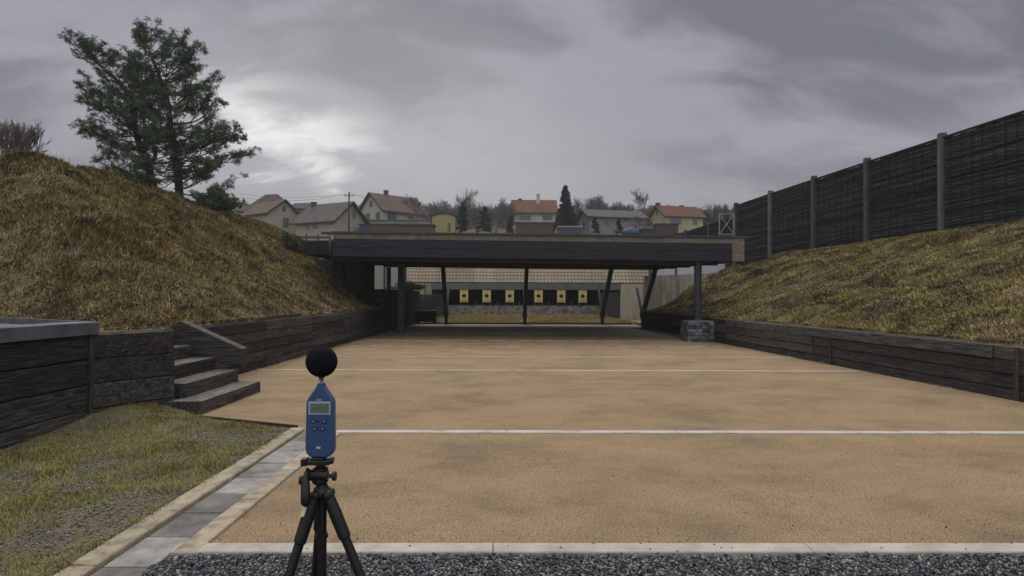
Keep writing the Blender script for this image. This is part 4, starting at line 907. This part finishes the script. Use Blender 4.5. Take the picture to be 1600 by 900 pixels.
# ------------------------------------------------------------------ houses
def house(name, label, px, base_py, D, wd, dp, wh, rh, rot, wall, roof, windows=(), chim=(), ov=.4, cat='house', hip=0):
    t = thing(name, P(px, base_py, D), label, cat, None, R(rot)); local(t)
    x, y = wd/2, dp/2; mb = MB()
    v = [(-x, -y, -2), (x, -y, -2), (x, y, -2), (-x, y, -2), (-x, -y, wh), (x, -y, wh), (x, y, wh), (-x, y, wh)]
    if hip:
        mb.hexa(v)
    else:
        mb.v += v + [(-x, 0, wh+rh), (x, 0, wh+rh)]
        for f in ((3, 2, 1, 0), (0, 1, 5, 4), (2, 3, 7, 6), (1, 2, 6, 9, 5), (3, 0, 4, 8, 7), (4, 5, 9, 8), (6, 7, 8, 9)): mb.face(list(f))
    mb.build('wall', wall, t)
    mb = MB(); th = .16; k = rh/y; X = x+ov; Y = y+ov; ze = wh-k*ov+.03; zr = wh+rh+.05; rx = max(.05, X-hip)
    for s in (-1, 1):
        p = [(-X, s*Y, ze), (X, s*Y, ze), (rx, 0, zr), (-rx, 0, zr)]; q = [(a, b, c+th) for a, b, c in p]
        if s > 0: p = [p[1], p[0], p[3], p[2]]; q = [q[1], q[0], q[3], q[2]]
        mb.cur = random.random(); mb.hexa(p+q)
    if hip:
        for s in (-1, 1):
            p = [(s*X, -s*Y*-1, ze), (s*X, -s*Y, ze), (s*rx, 0, zr)]; b_ = len(mb.v); mb.v += [(s*X, -Y, ze+th), (s*X, Y, ze+th), (s*rx, 0, zr+th)]; mb.face([b_, b_+1, b_+2])
    rf = mb.build('roof', roof, t)
    mb = MB(); mb.box(-X, X, -Y-.06, -Y+.04, ze-.05, ze+.10); mb.build('gutter', m_timb, t)
    if not hip:
        for s in (-1, 1):
            mb = MB()
            for e in (-1, 1): mb.bar((s*X, e*Y, ze+.04), (s*X, 0, zr+.04), .07, .24, (0, 0, 1))
            mb.build('verge_board', m_timb, t)
    for (cx, cy, h, m_) in chim:
        mb = MB(); zc = zr-abs(cy)*k; mb.box(cx-.28, cx+.28, cy-.28, cy+.28, zc-.6, zc+h); mb.box(cx-.34, cx+.34, cy-.34, cy+.34, zc+h, zc+h+.12); mb.build('chimney', m_, rf)
    for (fc, u, z, ww, hh) in windows:
        def q(a, b, c, d_, o0, o1):
            if fc == 'f': return (a, b, -y-o1, -y-o0, c, d_)
            if fc == 'r': return (x+o0, x+o1, a, b, c, d_)
            return (-x-o1, -x-o0, a, b, c, d_)
        mb = MB(); mb.box(*q(u-ww/2, u+ww/2, z, z+hh, .005, .06)); wn = mb.build('window', m_shut, t)
        mb = MB(); 
        mb.box(*q(u-ww/2+.10, u-.03, z+.10, z+hh-.10, .062, .075)); mb.box(*q(u+.03, u+ww/2-.10, z+.10, z+hh-.10, .062, .075)); mb.build('pane', m_glass, wn)
    return t
h1 = house('brown_roofed_house', 'cream house with hipped brown roof at far left beside the bank', 423, 368, 96, 6.2, 5.0, 2.8, 1.8, -38, m_cream, m_rbrown, [('r', .3, .9, 1.0, 1.5), ('r', 0, 3.1, .7, .9), ('f', -1.5, 1.2, .9, 1.1)], [])
house('brown_roofed_house', 'brown roofed house partly hidden behind the cream house at far left', 424, 356, 106, 6.5, 6, 2.2, 2.8, -15, m_greyr, m_rbrown, [('f', -2, .8, 1, 1)], [], hip=2.6)
house('small_house', 'small pale house with dormer roof touching the pine branches', 393, 352, 104, 3.6, 4, 1.9, 1.1, 10, m_greyr, m_rbrown, [('f', -.6, .5, 1.0, .9), ('f', .8, .5, .9, .9)], [], hip=1.2)
house('small_house', 'small grey house glimpsed between the two cream houses', 472, 348, 118, 3.4, 4, 2.2, 1.0, -10, m_greyr, m_rgrey, [('f', .4, .9, 1.2, .8)], [], hip=.8)
house('barn_house', 'low cream house with large grey brown roof and gable to the right', 517, 368, 92, 7.0, 5.8, 1.75, 2.4, -30, m_cream, m_rgrey, [('r', .6, 2.0, .8, 1.3), ('f', -1.3, .6, .7, 1.0), ('f', .1, .6, 1.0, .8)], [(-3.0, -.2, .5, m_rgrey)], ov=.55)
house('gabled_house', 'pale two storey house with gable to the left and red brown roof', 614, 354, 112, 8.6, 6.4, 2.2, 2.7, 46, m_creamp, m_rbrown, [('l', -1.9, .6, 1.3, 1.3), ('l', .9, .6, 1.3, 1.3), ('l', 0, 2.7, .9, 1.1), ('f', -2.6, .5, 1.8, 1.4)], [(-1.2, .3, 1.0, m_brick)], ov=.5)
house('orange_roofed_house', 'white house with bright orange tiled roof left of the spruce', 834, 354, 118, 7.0, 6.5, 2.1, 2.3, 0, m_whiter, m_rorange, [('f', -1.6, .7, 2.0, .95), ('f', 2.2, .7, 1.8, .95)], [(.7, -1.0, 1.6, m_whiter), (-2.4, .2, .4, m_brick)])
house('grey_house', 'long grey house with weathered roof right of the spruce', 955, 367, 98, 8.2, 5.0, 2.25, 1.1, 12, m_greyr, m_rgrey, [('f', -1.4, 1.0, 1.6, 1.1), ('f', 2.4, 1.0, 1.2, 1.1), ('l', 0, .7, .9, 1.2)], [], ov=.45)
house('red_roofed_house', 'pale yellow house with dark red tiled roof beside the lower fence', 1056, 360, 112, 6.6, 5.8, 2.0, 1.8, 14, m_yelp, m_rred, [('f', -1.6, .7, 2.2, 1.0), ('f', 1.9, .6, .9, 1.1), ('l', 0, 2.3, .8, .9)], [(-3.2, .1, .5, m_brick), (1.2, .3, .4, m_brick)])
# yellow hut
c = P(694.5, 367, 93); t = thing('yellow_hut', c, 'small yellow hut with dark arched roof behind the shelter', 'hut'); local(t)
mb = MB(); hw = 1.55; mb.prism([(-hw, -1.5), (hw, -1.5), (hw, 2.35), (.8, 2.62), (0, 2.70), (-.8, 2.62), (-hw, 2.35)], -1.3, 1.3, lambda u, v, a: (u, a, v)); mb.build('wall', m_yelr, t)
mb = MB(); mb.prism([(-hw-.15, 2.30), (-.8, 2.63), (0, 2.71), (.8, 2.63), (hw+.15, 2.30), (hw+.15, 2.42), (.7, 2.95), (0, 3.05), (-.7, 2.95), (-hw-.15, 2.42)][::-1], -1.45, 1.45, lambda u, v, a: (u, a, v)); mb.build('roof', m_rdark, t)
mb = MB(); mb.box(.55, .95, -1.34, -1.305, .4, 1.5); wn = mb.build('window', m_timb, t); mb = MB(); mb.box(.62, .88, -1.352, -1.342, .5, 1.4); mb.build('pane', m_glass, wn)
# low sheds and walls
def shed(name, label, x0, x1, ytop, D, wall, roof, dp=2.5, cat='shed', rt=.12):
    a = P(x0, ytop, D); b = P(x1, ytop, D); t = thing(name, ((a.x+b.x)/2, D, a.z-2.5), label, cat)
    mb = MB(); mb.box(a.x, b.x, D, D+dp, a.z-3, a.z-rt); mb.build('wall', wall, t)
    mb = MB(); mb.box(a.x-.15, b.x+.15, D-.15, D+dp+.15, a.z-rt+.002, a.z); mb.build('roof', roof, t); return t
shed('brick_shed', 'long low shed of reddish brick below the gabled house', 578, 677, 350, 86, m_brick, m_rdark)
shed('terrace_shed', 'grey terrace building with flat roof in front of the gabled house', 566, 672, 343, 98, m_greyr, m_concd, 3)
shed('flat_shed', 'low shed with pale flat roof right of the spruce foot', 873, 909, 353, 84, m_steelb, m_galv, rt=.18)
shed('brown_annex', 'brown low building below the orange roofed house', 806, 868, 347, 104, m_brick, m_timb)
shed('timber_carport', 'open timber lean-to in front of the yellow house', 1026, 1060, 349, 96, m_timb, m_timb)
shed('dark_shed', 'dark low shed roof behind the shelter between blue tarp and yellow house', 1003, 1022, 357, 84, m_timb, m_rdark)
shed('teal_shed', 'tiny teal shed beside the gable of the low cream house', 562, 576, 350, 90, m_blue, m_rdark)
c = P(986, 364, 84); t = thing('covered_heap', c, 'heap covered with blue tarp in front of the grey house', 'tarp'); mb = MB(); mb.sphere(c, 1, 20, 10, (1.1, .8, .62)); mb.build('tarp', m_blue, t, smooth=True)
# fence posts behind roof left
t = thing('slat_fence', P(430, 380, 45), 'low grey fence behind the left end of the shelter roof', 'fence')
for i in range(6): a = P(425+i*18, 366, 46); mb = MB(); mb.box(a.x-.05, a.x+.05, 45.95, 46.05, a.z-2.2, a.z); mb.build('post', m_post, t)
mb = MB(); a = P(425, 367, 46); b = P(515, 367, 46)
for k in range(4): mb.box(a.x, b.x, 45.9, 45.94, a.z-.25-k*.28, a.z-.08-k*.28)
mb.build('rail', m_post, t)
# utility pole and wires
a = P(545, 362, 88); b = P(545.5, 300, 88); t = thing('utility_pole', a, 'dark wooden utility pole behind the low cream house', 'pole')
mb = MB(); mb.tube([a-Vector((0, 0, 1)), b], [.13, .09], 8); mb.build('shaft', m_timb, t)
mb = MB(); mb.bar(b+Vector((-.6, 0, -.5)), b+Vector((.6, 0, -.5)), .08, .08)
for s in (-.5, 0, .5): mb.tube([b+Vector((s, 0, -.5)), b+Vector((s, 0, -.25))], .04, 6)
mb.build('crossarm', m_timb, t)
def wire(label, pts, sag):
    t = MB(); a, b = pts; q = [a.lerp(b, i/14)-Vector((0, 0, sag*4*(i/14)*(1-i/14))) for i in range(15)]; t.tube(q, .017, 4, False)
    tag(t.build('overhead_wire', m_steel), label, 'wire', 'overhead wires at the utility pole')
wire('upper wire from the utility pole off to the left above the roofs', (P(375, 303, 100), b+Vector((-.5, 0, -.25))), .5)
wire('lower wire from the utility pole off to the left above the roofs', (P(375, 308, 100), b+Vector((0, 0, -.25))), .7)
wire('upper wire from the utility pole to the right over the gabled house', (b+Vector((.5, 0, -.25)), P(690, 318, 120)), .5)
wire('lower wire from the utility pole to the right over the gabled house', (b+Vector((.0, 0, -.25)), P(690, 322, 120)), .8)

# ------------------------------------------------------------------ sound level meter on tripod
D0 = 2.0
def T(px, py, dy=0): p = P(px, py, D0); p.y += dy; return p
mc = T(502, 655); mx_, mz = mc.x, mc.z
t = thing('sound_level_meter', T(501.5, 713), 'blue handheld sound level meter with black foam ball on the tripod', 'sound meter')
S = D0/F
def pf(px, py, dy): return (T(px, py).x, D0+dy, T(px, py).z)
prof = [(497.5, 598), (506.5, 598), (507.5, 602), (521, 622), (523.3, 628), (524, 700), (522.5, 706), (518, 711), (511, 713.5), (491, 713.5), (484, 711), (480, 706), (478.7, 700), (480.5, 628), (482.5, 622), (496.5, 602)]
mb = MB(); n = len(prof); cx_, cy_ = 501.5, 660
rings = [(-.013, .90), (-.016, .80)]
lay = [(.016, .90), (.012, .985), (0, 1.0), (-.012, .985), (-.0165, .93)]
b0 = 0
for dy, sc_ in lay:
    for (x, y) in prof: mb.v.append(pf(cx_+(x-cx_)*(1-(1-sc_)*.9), cy_+(y-cy_)*(1-(1-sc_)*.45), dy))
for i in range(len(lay)-1):
    for k in range(n): mb.face([i*n+k, i*n+(k+1) % n, (i+1)*n+(k+1) % n, (i+1)*n+k])
mb.face(list(range(n))[::-1]); mb.face([(len(lay)-1)*n+k for k in range(n)])
body = mb.build('body', m_meter, t, bevel=.002, seg=2); 
mb = MB(); f0 = -.0168
def plate(mb, x0, x1, y0, y1, d0, d1):
    a = T(x0, y1); c = T(x1, y0); mb.box(a.x, c.x, D0+d1, D0+d0, a.z, c.z)
plate(mb, 484.6, 518.6, 626.3, 646.3, f0+.003, f0-.0015); o = mb.build('screen_frame', m_frame, t, bevel=.0008)
mb = MB(); plate(mb, 486.8, 516.8, 628.6, 644.3, f0-.0014, f0-.0019); sc = mb.build('display', m_lcd, o)
mb = MB()
for (a, b, y0, y1) in ((496, 500, 631, 632), (501, 503, 631, 632), (494, 496, 634, 639), (497.5, 499.5, 634, 639), (502, 504, 634, 639), (509, 513, 633, 634), (509, 512, 637, 638), (489, 491, 631, 632)): plate(mb, a, b, y0, y1, f0-.0018, f0-.0021)
mb.build('display_segments', m_lcdi, sc)
for (x, y) in ((492.5, 656.5), (509.5, 656.5), (494.5, 668), (506.5, 668)):
    mb = MB(); plate(mb, x-3.8, x+3.8, y-2.8, y+2.8, f0+.002, f0-.003); bt = mb.build('button', m_meterd, t, bevel=.0012, seg=2)
    mb = MB(); plate(mb, x-1.6, x+1.6, y-.6, y+.6, f0-.0028, f0-.0032); mb.build('button_mark', m_frame, bt)
mb = MB(); q = T(501, 656.5); mb.tube([(q.x, D0+f0+.002, q.z), (q.x, D0+f0-.002, q.z)], .0022, 10); mb.build('button', m_black, t)
mb = MB(); 
for (a, b, y0, y1) in ((497, 498.4, 696.2, 699), (499, 500.6, 696.2, 699), (501.2, 503, 696.2, 699), (495, 495.7, 624, 624.6), (497, 505, 623.2, 624)): plate(mb, a, b, y0, y1, f0+.001, f0-.0004)
mb.build('emblem', m_white, t); mb = MB(); plate(mb, 499, 501, 693.4, 694.8, f0+.001, f0-.0004); mb.build('emblem_dot', m_red, t)
mb = MB(); a = T(502, 606); b = T(502.3, 583); mb.tube([a, a.lerp(b, .3), a.lerp(b, .31), b], [.0085, .0085, .0078, .0078], 16); mb.build('microphone_stem', m_metal, t, smooth=True)
mb = MB(); c = T(502.5, 565); mb.sphere(c, .0455, 40, 24); mb.build('windscreen', m_foam, t, smooth=True)

t = thing('camera_tripod', (mx_, D0, -.02), 'black camera tripod carrying the blue sound meter, legs spread on gravel', 'tripod')
X0 = mx_-.003
mb = MB(); a = T(477, 724); b = T(519, 714); mb.box(a.x, b.x, D0-.03, D0+.03, T(0, 723).z, T(0, 716).z); mb.box(a.x+.02, b.x-.02, D0-.022, D0+.022, T(0, 716).z, T(0, 713).z); mb.build('quick_release_plate', m_black, t, bevel=.002)
mb = MB(); q = T(477, 719); mb.box(q.x-.004, q.x+.012, D0-.034, D0-.005, q.z-.010, q.z+.010); q2 = T(519, 719); mb.tube([(q2.x-.005, D0-.01, q2.z), (q2.x+.006, D0-.01, q2.z)], .009, 12); mb.build('clamp_lever', m_black, t, bevel=.001)
def T2(px, py, dy=0): return T(px, py, dy)
mb = MB(); mb.tube([T2(501, 722), T2(501, 730), T2(501, 731), T2(501, 735)], [.014, .014, .022, .022], 16)
mb.tube([T2(500, 733), T2(500, 736), T2(500, 752), T2(500, 756)], [.020, .0235, .0235, .018], 18)
mb.tube([T2(483, 741, -.01), T2(514, 741, -.01)], .016, 16); mb.tube([T2(503, 756), T2(503, 766), T2(503, 770)], [.016, .021, .021], 16); mb.build('pan_head', m_black, t, bevel=.0015)
for (x0, x1, y, r) in ((516, 521, 742, .008), (480, 476, 748, .007)):
    mb = MB(); mb.tube([T2(x0, y, -.012), T2(x1, y, -.012)], .006, 10); s = 1 if x1 > x0 else -1
    mb.tube([T2(x1, y, -.012), T2(x1+.8*s, y, -.012), T2(x1+5*s, y, -.012), T2(x1+6*s, y, -.012)], [.010, .014, .014, .011], 12); mb.build('knob', m_black, t)
mb = MB(); mb.tube([T2(486, 728, -.03), T2(484, 738, -.045), T2(485, 745, -.05), T2(487, 764, -.06), T2(487.5, 776, -.065), T2(487.5, 780, -.066)], [.005, .007, .0115, .0135, .013, .006], 14); mb.build('pan_handle', m_black, t, smooth=True)
mb = MB(); mb.tube([T2(503, 762), T2(503, 778)], .024, 20); 
for a_ in (-2.2, .75, -.7): c = T2(503, 772); mb.sphere((c.x+.026*math.cos(a_), c.y+.024*math.sin(a_), c.z), .0155, 14, 10)
mb.build('shoulder', m_black, t, smooth=True)
gz = -.015
mb = MB(); c = T2(503.5, 770); mb.tube([c, (c.x+.003, c.y, .42)], .0128, 18); mb.tube([(c.x, c.y, T2(0, 836).z+.006), (c.x, c.y, T2(0, 836).z-.006)], .0175, 18); mb.build('centre_column', m_black, t, smooth=False)
apex = T2(503, 774)
for i, (sx, sy, fx_, fy_) in enumerate(((493, 776, -.30, -.20), (514, 772, .46, -.06), (498, 776, -.16, .36))):
    s = T2(sx, sy, (-.02, -.01, .035)[i]); f = Vector((apex.x+fx_, D0+fy_, gz+.01)); lb = MB()
    L1 = s.lerp(f, .34); L2 = s.lerp(f, .66)
    lb.tube([s, s.lerp(f, .05), s.lerp(f, .115), s.lerp(f, .12), L1], [.016, .0185, .0175, .0135, .0132], 14); 
    lb.tube([L1, L2], .0108, 12); lb.tube([L2, f], .0085, 12); o = lb.build('leg', m_black, t, smooth=False)
    for q in (L1, L2): mb = MB(); d = (f-s).normalized(); mb.tube([q-d*.025, q+d*.02], [.0172, .0155], 14); mb.box(q.x+.012, q.x+.03, q.y-.03, q.y-.012, q.z-.02, q.z+.02); mb.build('leg_clamp', m_black, o)
    mb = MB(); mb.sphere(f, .017, 12, 8); mb.build('rubber_foot', m_black, o, smooth=True)
mb = MB(); a = T2(478, 797); c = T2(485, 785); mb.hexa([(a.x, D0-.062, a.z), (a.x+.012, D0-.062, a.z+.001), (a.x+.012, D0-.06, a.z+.001), (a.x, D0-.06, a.z), (c.x-.008, D0-.05, c.z), (c.x+.004, D0-.05, c.z), (c.x+.004, D0-.048, c.z), (c.x-.008, D0-.048, c.z)])
mb.build('label_tag', m_tag, t)
